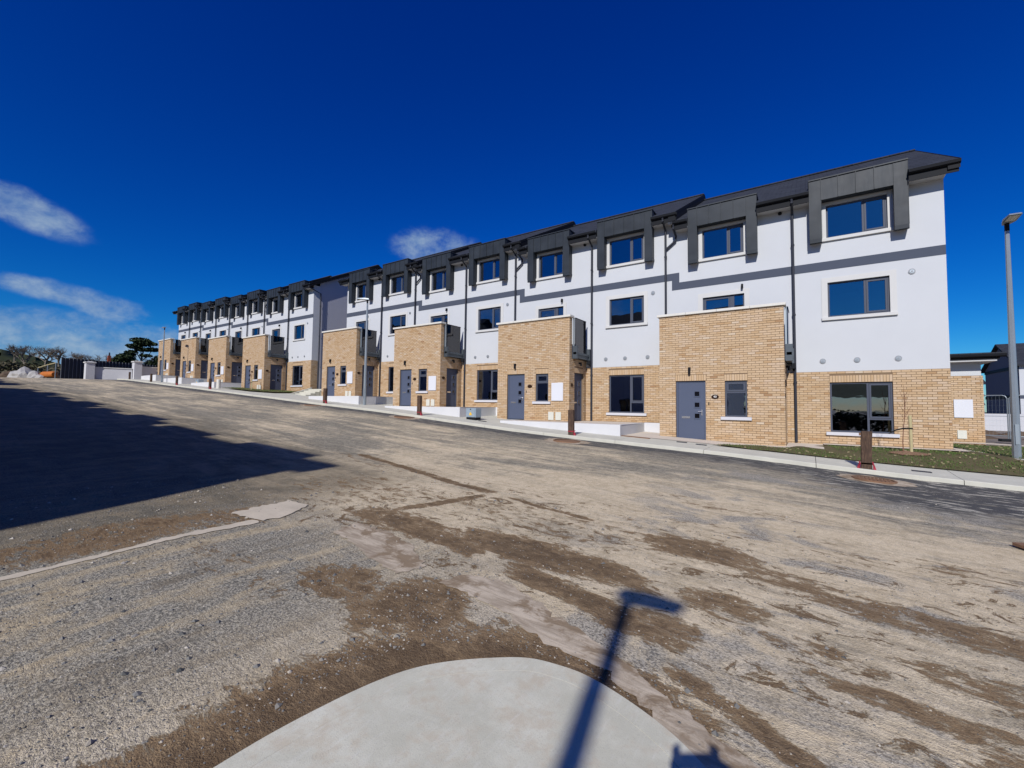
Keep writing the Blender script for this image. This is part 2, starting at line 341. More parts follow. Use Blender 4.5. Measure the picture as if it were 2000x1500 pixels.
    mf = t.math('MAXIMUM', mf, add(1.0, mul(mul(t.step(blot, .525, .64), area), .38)))
    mudf = t.step(mf, 1.15, 1.24)
    mudc = t.mix(t.step(mf, 1.17, 1.46), (.245, .162, .085, 1), (.090, .053, .026, 1)); mudc = t.mix(t.step(n_sml, .5, .7, 0, .45), mudc, (.20, .132, .07, 1))
    mudc = t.mix(t.step(n_grit, .63, .74, 0, .5), mudc, (.42, .36, .27, 1))
    c = t.mix(mul(mudf, .92), c, mudc)
    g = add(.66, mul(n_grit, .78)); c = t.mix(1.0, c, t.node('ShaderNodeCombineColor', {0: g, 1: g, 2: g}).outputs[0], 'MULTIPLY')
    t.set(p.inputs['Base Color'], c); t.set(p.inputs['Roughness'], sub(.95, mul(drk, .15))); p.inputs['Specular IOR Level'].default_value = .2
    h = add(mul(n_fine, .7), add(mul(n_grit, .4), add(mul(n_mid, .8), add(mul(n_thin, .5), mul(mudf, -.25)))))
    b = t.node('ShaderNodeBump', {'Strength': 1.0, 'Distance': .018, 'Height': h}); t.l.new(b.outputs[0], p.inputs['Normal'])
    return m
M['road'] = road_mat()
def ground_mat():
    m, t, p, o = new_mat('rough_ground')
    pos = t.node('ShaderNodeNewGeometry').outputs['Position']; s = t.node('ShaderNodeSeparateXYZ', {0: pos}); X = s.outputs[0]
    n = t.noise(pos, .35, 6, .65); n2 = t.noise(pos, 4, 5, .65)
    earth = t.mix(n2, (.12, .085, .06, 1), (.27, .23, .18, 1))
    grass = t.mix(n2, (.035, .05, .016, 1), (.12, .135, .05, 1))
    c = t.mix(t.math('MULTIPLY', t.step(X, -60, -68), t.step(n, .35, .5)), earth, grass)
    c = t.mix(t.step(X, 40, 70), c, grass)
    t.set(p.inputs['Base Color'], c); p.inputs['Roughness'].default_value = .95
    b = t.node('ShaderNodeBump', {'Strength': .6, 'Distance': .05, 'Height': n2}); t.l.new(b.outputs[0], p.inputs['Normal'])
    return m
M['ground'] = ground_mat()
M['hill'] = simple('wooded_hill', (.045, .052, .022), .95, var=.5, scale=.05, spec=.05, fine=.4, bscale=.4)
def tone_mat(name, stops, rough=.9, spec=.2, trans=False):
    m, t, p, o = new_mat(name)
    a = t.node('ShaderNodeAttribute', attribute_type='GEOMETRY', attribute_name='tone').outputs['Fac']
    t.set(p.inputs['Base Color'], t.ramp(a, stops)); p.inputs['Roughness'].default_value = rough; p.inputs['Specular IOR Level'].default_value = spec
    return m
M['stones'] = tone_mat('loose_stones', ((0, (.06, .062, .062)), (.4, (.17, .165, .155)), (.75, (.33, .29, .235)), (1, (.52, .48, .42))))
M['grass'] = tone_mat('turf_blades', ((0, (.035, .075, .014)), (.5, (.085, .155, .03)), (.8, (.14, .16, .055)), (1, (.25, .205, .12))), .7)
M['soil'] = simple('lawn_soil', (.105, .088, .048), .95, var=.4, scale=5, spec=.1, fine=.35, bscale=40, bump=.5)
M['needles'] = tone_mat('evergreen_foliage', ((0, (.010, .018, .008)), (.6, (.022, .036, .014)), (1, (.045, .06, .022))), .8)
M['scrub'] = tone_mat('winter_scrub', ((0, (.035, .03, .018)), (.4, (.065, .058, .03)), (.7, (.10, .085, .055)), (1, (.07, .085, .035))), .9)

# ------------------------------------------------------------------ ground levels
KX = (-90, -62, -52, -45, -34.2, -24.6, -20.85, -15.84, -12.67, -8.86, -6.8, -3.66, -1.5, .15, 2.2, 6, 15, 60)
KZ = (2.3, 2.2, 1.9, 1.45, .76, .15, -.1, -.39, -.65, -.93, -1.05, -1.2, -1.3, -1.42, -1.54, -1.66, -1.8, -2.2)
def interp(x, xs, ys):
    if x <= xs[0]: return ys[0]
    for i in range(1, len(xs)):
        if x <= xs[i]: return ys[i - 1] + (ys[i] - ys[i - 1]) * (x - xs[i - 1]) / (xs[i] - xs[i - 1])
    return ys[-1]
_zk = {}
def zk(x):
    k = round(x, 3)
    if k not in _zk: _zk[k] = sum(interp(x + d, KX, KZ) for d in (-1.5, -1, -.5, 0, .5, 1, 1.5)) / 7
    return _zk[k]
def zroad(x, y): return zk(x) - .028 * (13 - min(y, 13.0))
def clamp01(a): return 0.0 if a < 0 else 1.0 if a > 1 else a
def zpath(x, y):
    z = zk(x) + .10 + .015 * (y - 13)
    if x > -4.45:
        f = clamp01((y - 14.2) / 1.7); z = max(z, z + (-1.16 - z) * f)
    return z

D = 17.6          # facade plane
PF = 15.95        # porch front plane
RIDGE_Y = 23.0

# ------------------------------------------------------------------ road, ground
def spaced(a, b, c, near, far):
    """coordinates from a to b, fine around c"""
    out = [a]; x = a
    while x < b:
        x += near + (far - near) * min(1, abs(x - c) / 40); out.append(min(x, b))
    return out
mb = MB()
xs = spaced(-64, 16, -1, .22, 2.4); ys = spaced(-16, 13.02, 3, .22, 1.6)
def zr_(x, y):
    q = 1 if -9 < x < 6 and -1 < y < 9 else .4
    return zroad(x, y) + q * (.010 * sin(1.7 * x + .6 * y) * sin(1.3 * y - .4 * x) + .006 * sin(4.1 * x + 2.2 * y))
gv = [[(x, y, zr_(x, y)) for y in ys] for x in xs]
for i in range(len(xs) - 1):
    for j in range(len(ys) - 1): mb.face((gv[i][j], gv[i + 1][j], gv[i + 1][j + 1], gv[i][j + 1]))
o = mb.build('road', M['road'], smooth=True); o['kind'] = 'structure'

def zground(x, y):
    if y < 13: z = zroad(x, max(y, -16))
    else: z = zpath(x, min(y, 16))
    z -= .22
    if x < -60:
        z = max(z, 1.95) ; z += .058 * (-60 - x) * clamp01((-60 - x) / 30) * (1 if x > -160 else 160 / max(160, -x) * 1.0)
        z = min(z, 8.2) if x > -200 else 8.2
    return z
mb = MB()
gx = [-1500, -700, -400, -250, -200, -160, -130, -110, -95, -85, -78, -72, -68, -64, -62, -60, -58] + [-56 + 4 * i for i in range(20)] + [26, 32, 40, 60, 100, 180, 350, 700, 1500]
gy = [-1500, -700, -350, -180, -100, -60, -40, -28, -20, -16, -12, -8, -4, 0, 4, 8, 12, 13.05, 14, 15, 16, 18, 20, 23, 26, 30, 36, 45, 60, 90, 140, 220, 400, 700, 1500]
gv = [[(x, y, zground(x, y)) for y in gy] for x in gx]
for i in range(len(gx) - 1):
    for j in range(len(gy) - 1): mb.face((gv[i][j], gv[i + 1][j], gv[i + 1][j + 1], gv[i][j + 1]))
o = mb.build('ground', M['ground'], smooth=True); o['kind'] = 'structure'

# distant hill behind the end of the street
mb = MB()
def hill_z(a):   # azimuth (degrees from +Y) -> elevation angle of the skyline
    return interp(a, (-310, -290, -250, -200, -150, -110, -95, -84, -82, -80, -78, -74, -60), (1.5, 3.0, 4.4, 5.2, 5.4, 5.0, 4.9, 4.25, 3.8, 3.1, 2.6, 2.2, 1.2))
prev = None
for k in range(251):  # the arc behind the camera is added to darken window reflections
    a = -310 + k; ra = radians(a); rows = []
    for d, f in ((150, .3), (200, .62), (260, .86), (330, 1.0), (420, .8)):
        h = d * math.tan(radians(hill_z(a))) * f + random.uniform(-.3, .3) * f
        rows.append((d * sin(ra), d * cos(ra), h if f < 1 else 330 * math.tan(radians(hill_z(a)))))
    if prev:
        for i in range(4): mb.face((prev[i], rows[i], rows[i + 1], prev[i + 1]))
    prev = rows
o = mb.build('hill', M['hill'], smooth=True); o['kind'] = 'structure'

# loose stones on the road
mb = MB()
def stone(x, y, z, r, tone):
    p = []
    for k in range(5):
        a = 2 * pi * k / 5 + random.uniform(-.4, .4); q = r * random.uniform(.7, 1.25); p.append((x + q * cos(a), y + q * sin(a), z + r * random.uniform(-.15, .2)))
    top = (x + random.uniform(-.3, .3) * r, y + random.uniform(-.3, .3) * r, z + r * random.uniform(.55, .95))
    for k in range(5): mb.face((p[k], p[(k + 1) % 5], top), 0, min(1, max(0, tone + random.uniform(-.08, .08))))
rs = random.Random(3)
for i in range(15000):
    q = rs.random()
    if q < .5: x, y = rs.uniform(-8.5, -2.25), rs.uniform(.2, 3.4)
    elif q < .56: a = rs.uniform(.2, pi + .3); d = 1.12 + abs(rs.gauss(0, .28)); x, y = -1.22 + d * cos(a), 1.42 + d * sin(a)
    elif q < .86: x, y = rs.uniform(-7, 3.2), rs.uniform(2.6, 6)
    else: x, y = rs.uniform(-14, 4), rs.uniform(5, 12.6)
    if y < 2.75 and x > -2.2 and (x + 1.22) ** 2 + (y - 1.42) ** 2 < 1.12 ** 2 or (x > -2.25 and y < 1.5): continue
    r = .0035 + .0055 * rs.random() + (.018 * rs.random() ** 2 if rs.random() < .06 else 0) + (.02 * rs.random() if rs.random() < .006 else 0)
    stone(x, y, zr_(x, y), r, rs.choice((.1, .3, .35, .45, .5, .7, .85)))
o = mb.build('loose_gravel', M['stones'], tones=True); o['kind'] = 'stuff'; o['label'] = 'loose grey and pale stones scattered over the dusty road'

# poured concrete strips in the road
def ragged(name, poly, mat, lift, amp, seed):
    rr = random.Random(seed); pts = []
    n = len(poly)
    for i in range(n):
        a, b = Vector(poly[i]), Vector(poly[(i + 1) % n]); L = (b - a).length; k = max(1, int(L / .05))
        nrm = Vector((-(b - a).y, (b - a).x)).normalized() if L else Vector((0, 0))
        for j in range(k):
            q = a + (b - a) * (j / k) + nrm * rr.gauss(0, amp); pts.append(q)
    bm = bmesh.new(); vs = [bm.verts.new((p.x, p.y, 0)) for p in pts]; bm.faces.new(vs)
    bmesh.ops.triangulate(bm, faces=bm.faces); bmesh.ops.subdivide_edges(bm, edges=[e for e in bm.edges if e.calc_length() > .25], cuts=3, use_grid_fill=True)
    bmesh.ops.triangulate(bm, faces=bm.faces)
    for v in bm.verts: v.co.z = zr_(v.co.x, v.co.y) + lift
    bmesh.ops.recalc_face_normals(bm, faces=bm.faces)
    me = bpy.data.meshes.new(name); bm.to_mesh(me); bm.free(); me.materials.append(mat)
    if me.polygons and me.polygons[0].normal.z < 0: me.flip_normals()
    o = bpy.data.objects.new(name, me); COL.objects.link(o); o['kind'] = 'structure'; return o
def strip_mat():
    m, t, p, o = new_mat('rough_haunch_concrete')
    pos = t.node('ShaderNodeNewGeometry').outputs['Position']
    n = t.noise(t.scale(pos, (3, 14, 1)), 1.0, 6, .65, .3); n2 = t.noise(pos, 3.2, 6, .7, .5); n3 = t.noise(pos, 120, 2, .6)
    c = t.mix(t.step(n, .35, .68), (.31, .25, .185, 1), (.52, .44, .34, 1))
    c = t.mix(t.step(n2, .47, .60, 0, .9), c, (.215, .155, .098, 1)); c = t.mix(t.step(n3, .55, .72, 0, .5), c, (.2, .18, .15, 1))
    t.set(p.inputs['Base Color'], c); p.inputs['Roughness'].default_value = .95; p.inputs['Specular IOR Level'].default_value = .15
    b = t.node('ShaderNodeBump', {'Strength': .6, 'Distance': .012, 'Height': n}); t.l.new(b.outputs[0], p.inputs['Normal'])
    return m
M['strip'] = strip_mat()
M['strip_pale'] = simple('pale_concrete_strip', (.50, .435, .34), .9, var=.3, scale=4, spec=.15, fine=.15, bscale=60)
ragged('concrete_strip', [(-5.50, -.6), (-5.40, -.6), (-5.41, 1.25), (-5.42, 1.8), (-5.33, 2.35), (-5.33, 2.62), (-5.47, 2.6), (-5.52, 1.8), (-5.50, 1.25)], M['strip_pale'], .006, .012, 1)
ragged('concrete_strip', [(-5.95, 2.55), (-5.36, 2.66), (-5.40, 3.05), (-5.62, 3.36), (-5.95, 3.32)], M['strip_pale'], .010, .02, 2)
ragged('concrete_haunch', [(-4.45, 2.98), (-3.75, 2.86), (-3.1, 2.72), (-3.0, 2.98), (-3.5, 3.28), (-4.05, 3.36), (-4.5, 3.34)], M['strip'], .006, .018, 3)
ragged('concrete_haunch', [(-2.65, 2.80), (-2.1, 2.80), (-1.6, 2.66), (-1.1, 2.62), (-.7, 2.42), (-.35, 2.2), (.2, 1.82), (.55, 1.95), (.1, 2.22), (-.35, 2.46), (-1.07, 2.80), (-1.7, 3.03), (-2.2, 3.2), (-2.6, 3.08)], M['strip'], .006, .02, 4)

# pavement corner the photographer stands on
def catmull(pts, n=8):
    out = []
    for i in range(len(pts) - 1):
        p0, p1, p2, p3 = (Vector(pts[max(0, min(len(pts) - 1, k))]) for k in (i - 1, i, i + 1, i + 2))
        for j in range(n):
            t_ = j / n; out.append(.5 * ((2 * p1) + (p2 - p0) * t_ + (2 * p0 - 5 * p1 + 4 * p2 - p3) * t_ ** 2 + (3 * p1 - p0 - 3 * p2 + p3) * t_ ** 3))
    out.append(Vector(pts[-1])); return out
edge = catmull([(q[0] * .928, q[1] * .928) for q in [(-2.32, -9), (-2.29, -4), (-2.26, -1), (-2.23, .55), (-2.2, 1.30), (-2.03, 1.94), (-1.62, 2.40), (-1.32, 2.53), (-1.04, 2.535), (-.68, 2.44), (-.41, 2.29), (0, 1.97), (.5, 1.62), (1.2, 1.33), (3, 1.12), (8, 1.05), (16.6, 1.0)]], 10)
inner = []
for i, p in enumerate(edge):
    d = (edge[min(i + 1, len(edge) - 1)] - edge[max(i - 1, 0)]).normalized(); inner.append(p + Vector((d.y, -d.x)) * .13)
def pad_z(p): return zroad(p[0], p[1]) + .115
def pad_mat():
    m, t, p, o = new_mat('smooth_pavement_concrete')
    pos = t.node('ShaderNodeNewGeometry').outputs['Position']
    n = t.noise(pos, 2.2, 6, .65, .4); n2 = t.noise(pos, 9, 5, .65); n3 = t.noise(pos, 160, 2, .6); n4 = t.noise(t.scale(pos, (60, 9, 1)), 1, 3, .6)
    c = t.mix(t.step(n, .35, .68), (.465, .45, .365, 1), (.585, .57, .475, 1))
    c = t.mix(t.step(t.math('ADD', t.math('MULTIPLY', n2, .55), t.math('MULTIPLY', n, .45)), .47, .62, 0, .6), c, (.455, .385, .285, 1)); c = t.mix(t.step(n3, .54, .70, 0, .5), c, (.36, .34, .29, 1)); c = t.mix(t.step(n4, .5, .8, 0, .25), c, (.66, .65, .62, 1))
    t.set(p.inputs['Base Color'], c); p.inputs['Roughness'].default_value = .85; p.inputs['Specular IOR Level'].default_value = .2
    b = t.node('ShaderNodeBump', {'Strength': .25, 'Distance': .004, 'Height': t.math('ADD', n3, n4)}); t.l.new(b.outputs[0], p.inputs['Normal'])
    return m
M['pad'] = pad_mat()
pav = thing('pavement', 'x', 'x', (-1, 0, -1.6))
for k in ('label', 'category'): del pav[k]
pav['kind'] = 'structure'
mb = MB()
for i in range(len(edge) - 1):
    a, b, c, d = edge[i], edge[i + 1], inner[i + 1], inner[i]
    za, zb_ = pad_z(a), pad_z(b)
    ea, eb = a + (d - a) * .08, b + (c - b) * .08
    mb.face(((a.x, a.y, za - .3), (b.x, b.y, zb_ - .3), (b.x, b.y, zb_ - .012), (a.x, a.y, za - .012)))
    mb.face(((a.x, a.y, za - .012), (b.x, b.y, zb_ - .012), (eb.x, eb.y, zb_), (ea.x, ea.y, za)))
    ca, da = b + (c - b) * .965, a + (d - a) * .965
    mb.face(((ea.x, ea.y, za), (eb.x, eb.y, zb_), (ca.x, ca.y, pad_z(c)), (da.x, da.y, pad_z(d))))
    mb.face(((da.x, da.y, pad_z(d)), (ca.x, ca.y, pad_z(c)), (c.x, c.y, pad_z(c) - .012), (d.x, d.y, pad_z(d) - .012)))
mb.build('kerb', M['pad'], pav)
bm = bmesh.new(); vs = [bm.verts.new((p.x + 1, p.y, 0)) for p in inner] + [bm.verts.new((x + 1, y, 0)) for x, y in ((15.5, -4.6), (2.0, -4.8), (.9, -9))]
bm.faces.new(vs); bmesh.ops.triangulate(bm, faces=bm.faces)
for _ in range(2): bmesh.ops.subdivide_edges(bm, edges=[e for e in bm.edges if e.calc_length() > .5], cuts=2); bmesh.ops.triangulate(bm, faces=bm.faces)
for v in bm.verts: v.co.z = pad_z((v.co.x - 1, v.co.y)) + 1.6 + .002
bmesh.ops.recalc_face_normals(bm, faces=bm.faces)
me = bpy.data.meshes.new('concrete_slab'); bm.to_mesh(me); bm.free(); me.materials.append(M['pad'])
if sum(p.normal.z for p in me.polygons) < 0: me.flip_normals()
o = bpy.data.objects.new('concrete_slab', me); COL.objects.link(o); o.parent = pav

# footpath along the terrace: slabs cast one by one, kerb edge included
fp = thing('footpath', 'x', 'x', (-20, 14, -.2))
for k in ('label', 'category'): del fp[k]
fp['kind'] = 'structure'
x = -56.0; kk = 0
while x < 14:
    L = 2.55; x1 = x + L - .012; mb = MB(); n = 5
    rows = []
    for i in range(n + 1):
        q = x + (x1 - x) * i / n; z = zk(q)
        rows.append([(q, 12.99, z - .2), (q, 13.0, z + .085), (q, 13.02, z + .10), (q, 13.6, zpath(q, 13.6)), (q, 14.4, zpath(q, 14.4)), (q, 15.2, zpath(q, 15.2)), (q, 16.0, zpath(q, 16.0)), (q, 17.56, zpath(q, 17.56))])
    for A, B in zip(rows, rows[1:]):
        for j in range(7): mb.face((A[j], B[j], B[j + 1], A[j + 1]))
    mb.face(list(reversed(rows[0])) ); mb.face(rows[-1])
    mb.build('concrete_slab', M['concrete'], fp)
    x += L; kk += 1

# ------------------------------------------------------------------ house building blocks
def wall_grid(mb, x0, x1, z0, z1, y, holes, depth, m=0):
    """front wall at plane y with real openings and reveals going back by depth"""
    X = sorted({x0, x1, *[h[0] for h in holes], *[h[1] for h in holes]}); Z = sorted({z0, z1, *[min(max(h[2], z0), z1) for h in holes], *[min(max(h[3], z0), z1) for h in holes]})
    X = [q for q in X if x0 <= q <= x1]
    for a, b in zip(X, X[1:]):
        for c, d in zip(Z, Z[1:]):
            if not any(h[0] < (a + b) / 2 < h[1] and h[2] < (c + d) / 2 < h[3] for h in holes):
                mb.face(((a, y, c), (b, y, c), (b, y, d), (a, y, d)), m)
    for a, b, c, d in holes:
        a, b, c, d = max(a, x0), min(b, x1), max(c, z0), min(d, z1)
        if a >= b or c >= d: continue
        e = y + depth
        mb.face(((a, y, c), (a, y, d), (a, e, d), (a, e, c)), m); mb.face(((b, y, d), (b, y, c), (b, e, c), (b, e, d)), m)
        mb.face(((a, y, d), (b, y, d), (b, e, d), (a, e, d)), m); mb.face(((b, y, c), (a, y, c), (a, e, c), (b, e, c)), m)

rb = random.Random(11)
def courses(u0, u1, v0, v1, holes, bw, bh, soldiers=(), j=.012):
    """bricks in stretcher bond as (u0,u1,v0,v1,tone); holes are left out; soldiers are rows of bricks on end"""
    out = []; k = 0; v = v1
    cut = list(holes) + [(a, b, c, d) for a, b, c, d in soldiers]
    while v - bh > v0 - bh * .7:
        lo = max(v - bh, v0 - .3 * bh); mid = (v + lo) / 2
        spans = [(u0, u1)]
        for a, b, c, d in cut:
            if c - bh * .30 < mid < d + bh * .30:
                nw = []
                for p, q in spans:
                    if b <= p or a >= q: nw.append((p, q)); continue
                    if a > p: nw.append((p, a))
                    if b < q: nw.append((b, q))
                spans = nw
        off = (0, .5)[k % 2] * bw + u0
        for p, q in spans:
            e = off + math.floor((p - off) / bw) * bw
            while e < q:
                a, b = max(e, p), min(e + bw, q)
                if b - a > .03:
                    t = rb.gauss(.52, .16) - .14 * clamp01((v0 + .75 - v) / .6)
                    if rb.random() < .05: t += rb.choice((-.35, .3))
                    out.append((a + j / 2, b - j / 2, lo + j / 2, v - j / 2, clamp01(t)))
                e += bw
        v -= bh; k += 1
    for a, b, c, d in soldiers:
        n = max(1, round((b - a) / bh)); s_ = (b - a) / n
        for i in range(n): out.append((a + i * s_ + j / 2, a + (i + 1) * s_ - j / 2, c + j / 2, d - j / 2, clamp01(rb.gauss(.5, .13))))
    return out
def brick_faces(mb, r, plane, c, proud, back):
    """one brick: plane 'y' faces -Y at y=c, plane 'x' faces +X at x=c"""
    a, b, e, f, t = r; g = rb.uniform(-.0015, .0025)
    if plane == 'y': mb.box(a, b, c - proud - g, c + back, e, f, 0, 'k', t)
    else: mb.box(c - back, c + proud + g, a, b, e, f, 0, 'l', t)
_bm = {}
def lay_bricks(house, wall, sets, single):
    """sets: (list of bricks, plane, coordinate); with single the 300 that show largest stand as objects of their own"""
    allb = []
    for bricks, plane, c in sets:
        for r in bricks:
            p = Vector(((r[0] + r[1]) / 2, c, (r[2] + r[3]) / 2)) if plane == 'y' else Vector((c, (r[0] + r[1]) / 2, (r[2] + r[3]) / 2))
            dep = p.dot(fw); lat = abs((p - dep * fw).dot(r2))
            size = (r[1] - r[0]) / dep * (1 + (lat / dep) ** 2) if plane == 'y' else (r[1] - r[0]) / dep * .25
            allb.append((size, r, plane, c))
    if single: allb.sort(key=lambda q: -q[0])
    mb = MB(); base = WL[house.name_full]; n = 0
    for i, (sz_, r, plane, c) in enumerate(allb):
        if single and i < 300:
            if plane == 'y': dims = (r[1] - r[0], .024, r[3] - r[2]); ctr = ((r[0] + r[1]) / 2, c - .0005 + rb.uniform(-.002, .002), (r[2] + r[3]) / 2)
            else: dims = (.024, r[1] - r[0], r[3] - r[2]); ctr = (c, (r[0] + r[1]) / 2, (r[2] + r[3]) / 2)
            key = tuple(round(q, 3) for q in dims)
            if key not in _bm:
                q = MB(); q.box(-key[0] / 2, key[0] / 2, -key[1] / 2, key[1] / 2, -key[2] / 2, key[2] / 2)
                me = bpy.data.meshes.new('brick'); me.from_pydata(q.v, [], q.f); me.materials.append(M['brick']); _bm[key] = me
            ob = bpy.data.objects.new('brick', _bm[key]); COL.objects.link(ob); ob.parent = wall; ob.location = Vector(ctr) - base; ob['tone'] = float(r[4])
        else: brick_faces(mb, r, plane, c, .012, .012); n += 1
    if n:
        ob = mb.build('brickwork', M['brick'], wall, tones=True); ob['kind'] = 'stuff'; WL[ob.name_full] = base

def window(house, x0, x1, z0, z1, y, style, sill=True, sill_m='sill', ext=.13):
    """grey framed window standing in an opening whose outer face is plane y"""
    fy0, fy1, gy = y + .055, y + .115, y + .082; t = .05
    mb = MB(); panes = []
    def ring(a, b, c, d, t, f0, f1):
        mb.box(a, a + t, f0, f1, c, d); mb.box(b - t, b, f0, f1, c, d); mb.box(a + t, b - t, f0, f1, c, c + t); mb.box(a + t, b - t, f0, f1, d - t, d)
    ring(x0, x1, z0, z1, t, fy0, fy1)
    def light(a, b, c, d, sash):
        if sash: ring(a + .006, b - .006, c + .006, d - .006, .048, fy0 - .012, fy1 - .02); q = .05
        else: q = 0
        panes.append((a + q, b - q, c + q, d - q))
    w_ = x1 - x0
    if style == 'two':
        m_ = x0 + w_ * .60; mb.box(m_, m_ + .055, fy0, fy1, z0 + t, z1 - t); light(x0 + t, m_, z0 + t, z1 - t, 0); light(m_ + .055, x1 - t, z0 + t, z1 - t, 1)
    elif style == 'large':
        m_ = x0 + w_ * .60; tz = z0 + (z1 - z0) * .26; mb.box(m_, m_ + .055, fy0, fy1, z0 + t, z1 - t); mb.box(m_ + .055, x1 - t, fy0, fy1, tz, tz + .05)
        light(x0 + t, m_, z0 + t, z1 - t, 0); light(m_ + .055, x1 - t, tz + .05, z1 - t, 1); light(m_ + .055, x1 - t, z0 + t, tz, 0)
    elif style == 'small':
        tz = z0 + (z1 - z0) * .66; mb.box(x0 + t, x1 - t, fy0, fy1, tz, tz + .05); light(x0 + t, x1 - t, z0 + t, tz, 0); light(x0 + t, x1 - t, tz + .05, z1 - t, 1)
    elif style == 'glazed_door':
        m_ = x0 + w_ * .66; mb.box(m_, m_ + .14, fy0, fy1, z0 + t, z1 - t); light(x0 + t, m_, z0 + t, z1 - t, 1); light(m_ + .14, x1 - t, z0 + t, z1 - t, 0)
    o = mb.build('window', M['frame'], house)
    for a, b, c, d in panes:
        q = MB(); q.box(a, b, gy, gy + .012, c, d); WL[o.name_full] = WL[house.name_full]; q.build('pane', M['glass'], o)
    if sill:
        q = MB(); q.box(x0 - ext, x1 + ext, y - .07, y + .10, z0 - .105, z0 - .002); q.build('sill', M[sill_m], o, bevel=.006)
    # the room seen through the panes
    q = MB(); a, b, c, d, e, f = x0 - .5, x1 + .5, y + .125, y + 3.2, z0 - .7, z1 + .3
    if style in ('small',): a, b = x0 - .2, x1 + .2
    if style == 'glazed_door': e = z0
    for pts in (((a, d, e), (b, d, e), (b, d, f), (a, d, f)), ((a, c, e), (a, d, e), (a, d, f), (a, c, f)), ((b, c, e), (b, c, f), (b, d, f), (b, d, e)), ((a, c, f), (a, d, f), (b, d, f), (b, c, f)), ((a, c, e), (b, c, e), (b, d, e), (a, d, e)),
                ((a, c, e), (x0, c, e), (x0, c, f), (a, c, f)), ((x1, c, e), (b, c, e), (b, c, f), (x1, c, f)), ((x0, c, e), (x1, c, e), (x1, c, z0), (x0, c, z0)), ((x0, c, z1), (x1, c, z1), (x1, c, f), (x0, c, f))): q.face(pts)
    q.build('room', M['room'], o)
    return o

def front_door(house, x0, x1, z0, z1, y):
    mb = MB(); t = .055; f0, f1 = y + .06, y + .13
    mb.box(x0, x0 + t, f0, f1, z0, z1); mb.box(x1 - t, x1, f0, f1, z0, z1); mb.box(x0 + t, x1 - t, f0, f1, z1 - t, z1)
    a, b, c, d = x0 + t + .004, x1 - t - .004, z0 + .03, z1 - t - .004
    mb.box(a, b, f0 + .012, f1 - .01, c, d)
    o = mb.build('door', M['door'], house, bevel=.004)
    w_, h_ = b - a, d - c
    for k in range(3):
        pz = c + h_ * (.80 - .195 * k); px = a + w_ * .735; s_ = .105
        q = MB(); g0 = f0 - .006
        q.box(px - s_, px + s_, g0, f0 + .012, pz - s_, pz - s_ + .028); q.box(px - s_, px + s_, g0, f0 + .012, pz + s_ - .028, pz + s_)
        q.box(px - s_, px - s_ + .028, g0, f0 + .012, pz - s_ + .028, pz + s_ - .028); q.box(px + s_ - .028, px + s_, g0, f0 + .012, pz - s_ + .028, pz + s_ - .028)
        q.box(px - s_ + .028, px + s_ - .028, f0 + .004, f0 + .011, pz - s_ + .028, pz + s_ - .028, 1)
        q.build('pane', [M['door'], M['door_glass']], o)
    q = MB(); q.box(a + w_ * .14, a + w_ * .46, f0 + .002, f0 + .012, c + h_ * .362, c + h_ * .40); q.build('letter_plate', M['chrome'], o)
    q = MB(); hx = b - .075; hz = c + h_ * .49; q.box(hx - .02, hx + .02, f0 + .002, f0 + .012, hz - .14, hz + .06); q.tube([(hx, f0, hz), (hx, f0 - .05, hz), (hx - .11, f0 - .055, hz)], .012, 6); q.build('handle', M['chrome'], o)
    q = MB(); q.box(x0, x1, y - .015, f1, z0 - .03, z0); q.build('threshold', M['sill'], o)
    # dark hall behind
    return o

def gutter_profile(y, z):
    return [(y - .115, z + .01), (y - .10, z - .07), (y - .05, z - .105), (y, z - .105), (y, z + .0), (y - .012, z), (y - .012, z - .09), (y - .05, z - .09), (y - .09, z - .06), (y - .105, z + .01)]

ORD = ['first', 'second', 'third', 'fourth', 'fifth', 'sixth', 'seventh', 'eighth']
#         A right  A left   B left   band top  sx    sz     porch right, left
PAIRS = [(3.38,  -.40,   -4.45,  4.90,  1.0,  1.0,   -.64,   -4.47),
         (-4.45, -7.81,  -11.65, 5.29,  .95,  .985,  -8.08,  -11.70),
         (-11.65, -15.02, -18.68, 5.675, .93, .964,  -15.26, -18.74),
         (-18.68, -21.84, -25.46, 6.00,  .90, .935,  -22.07, -25.48),
         (-29.47, -32.64, -36.10, 6.42,  .87, .915,  -32.78, -36.16),
         (-36.10, -39.11, -42.25, 6.76,  .84, .88,   -39.00, -42.31),
         (-42.25, -45.17, -48.30, 7.06,  .82, .848,  -44.95, -48.25),
         (-48.30, -51.15, -54.10, 7.36,  .80, .832,  -50.85, -53.95)]

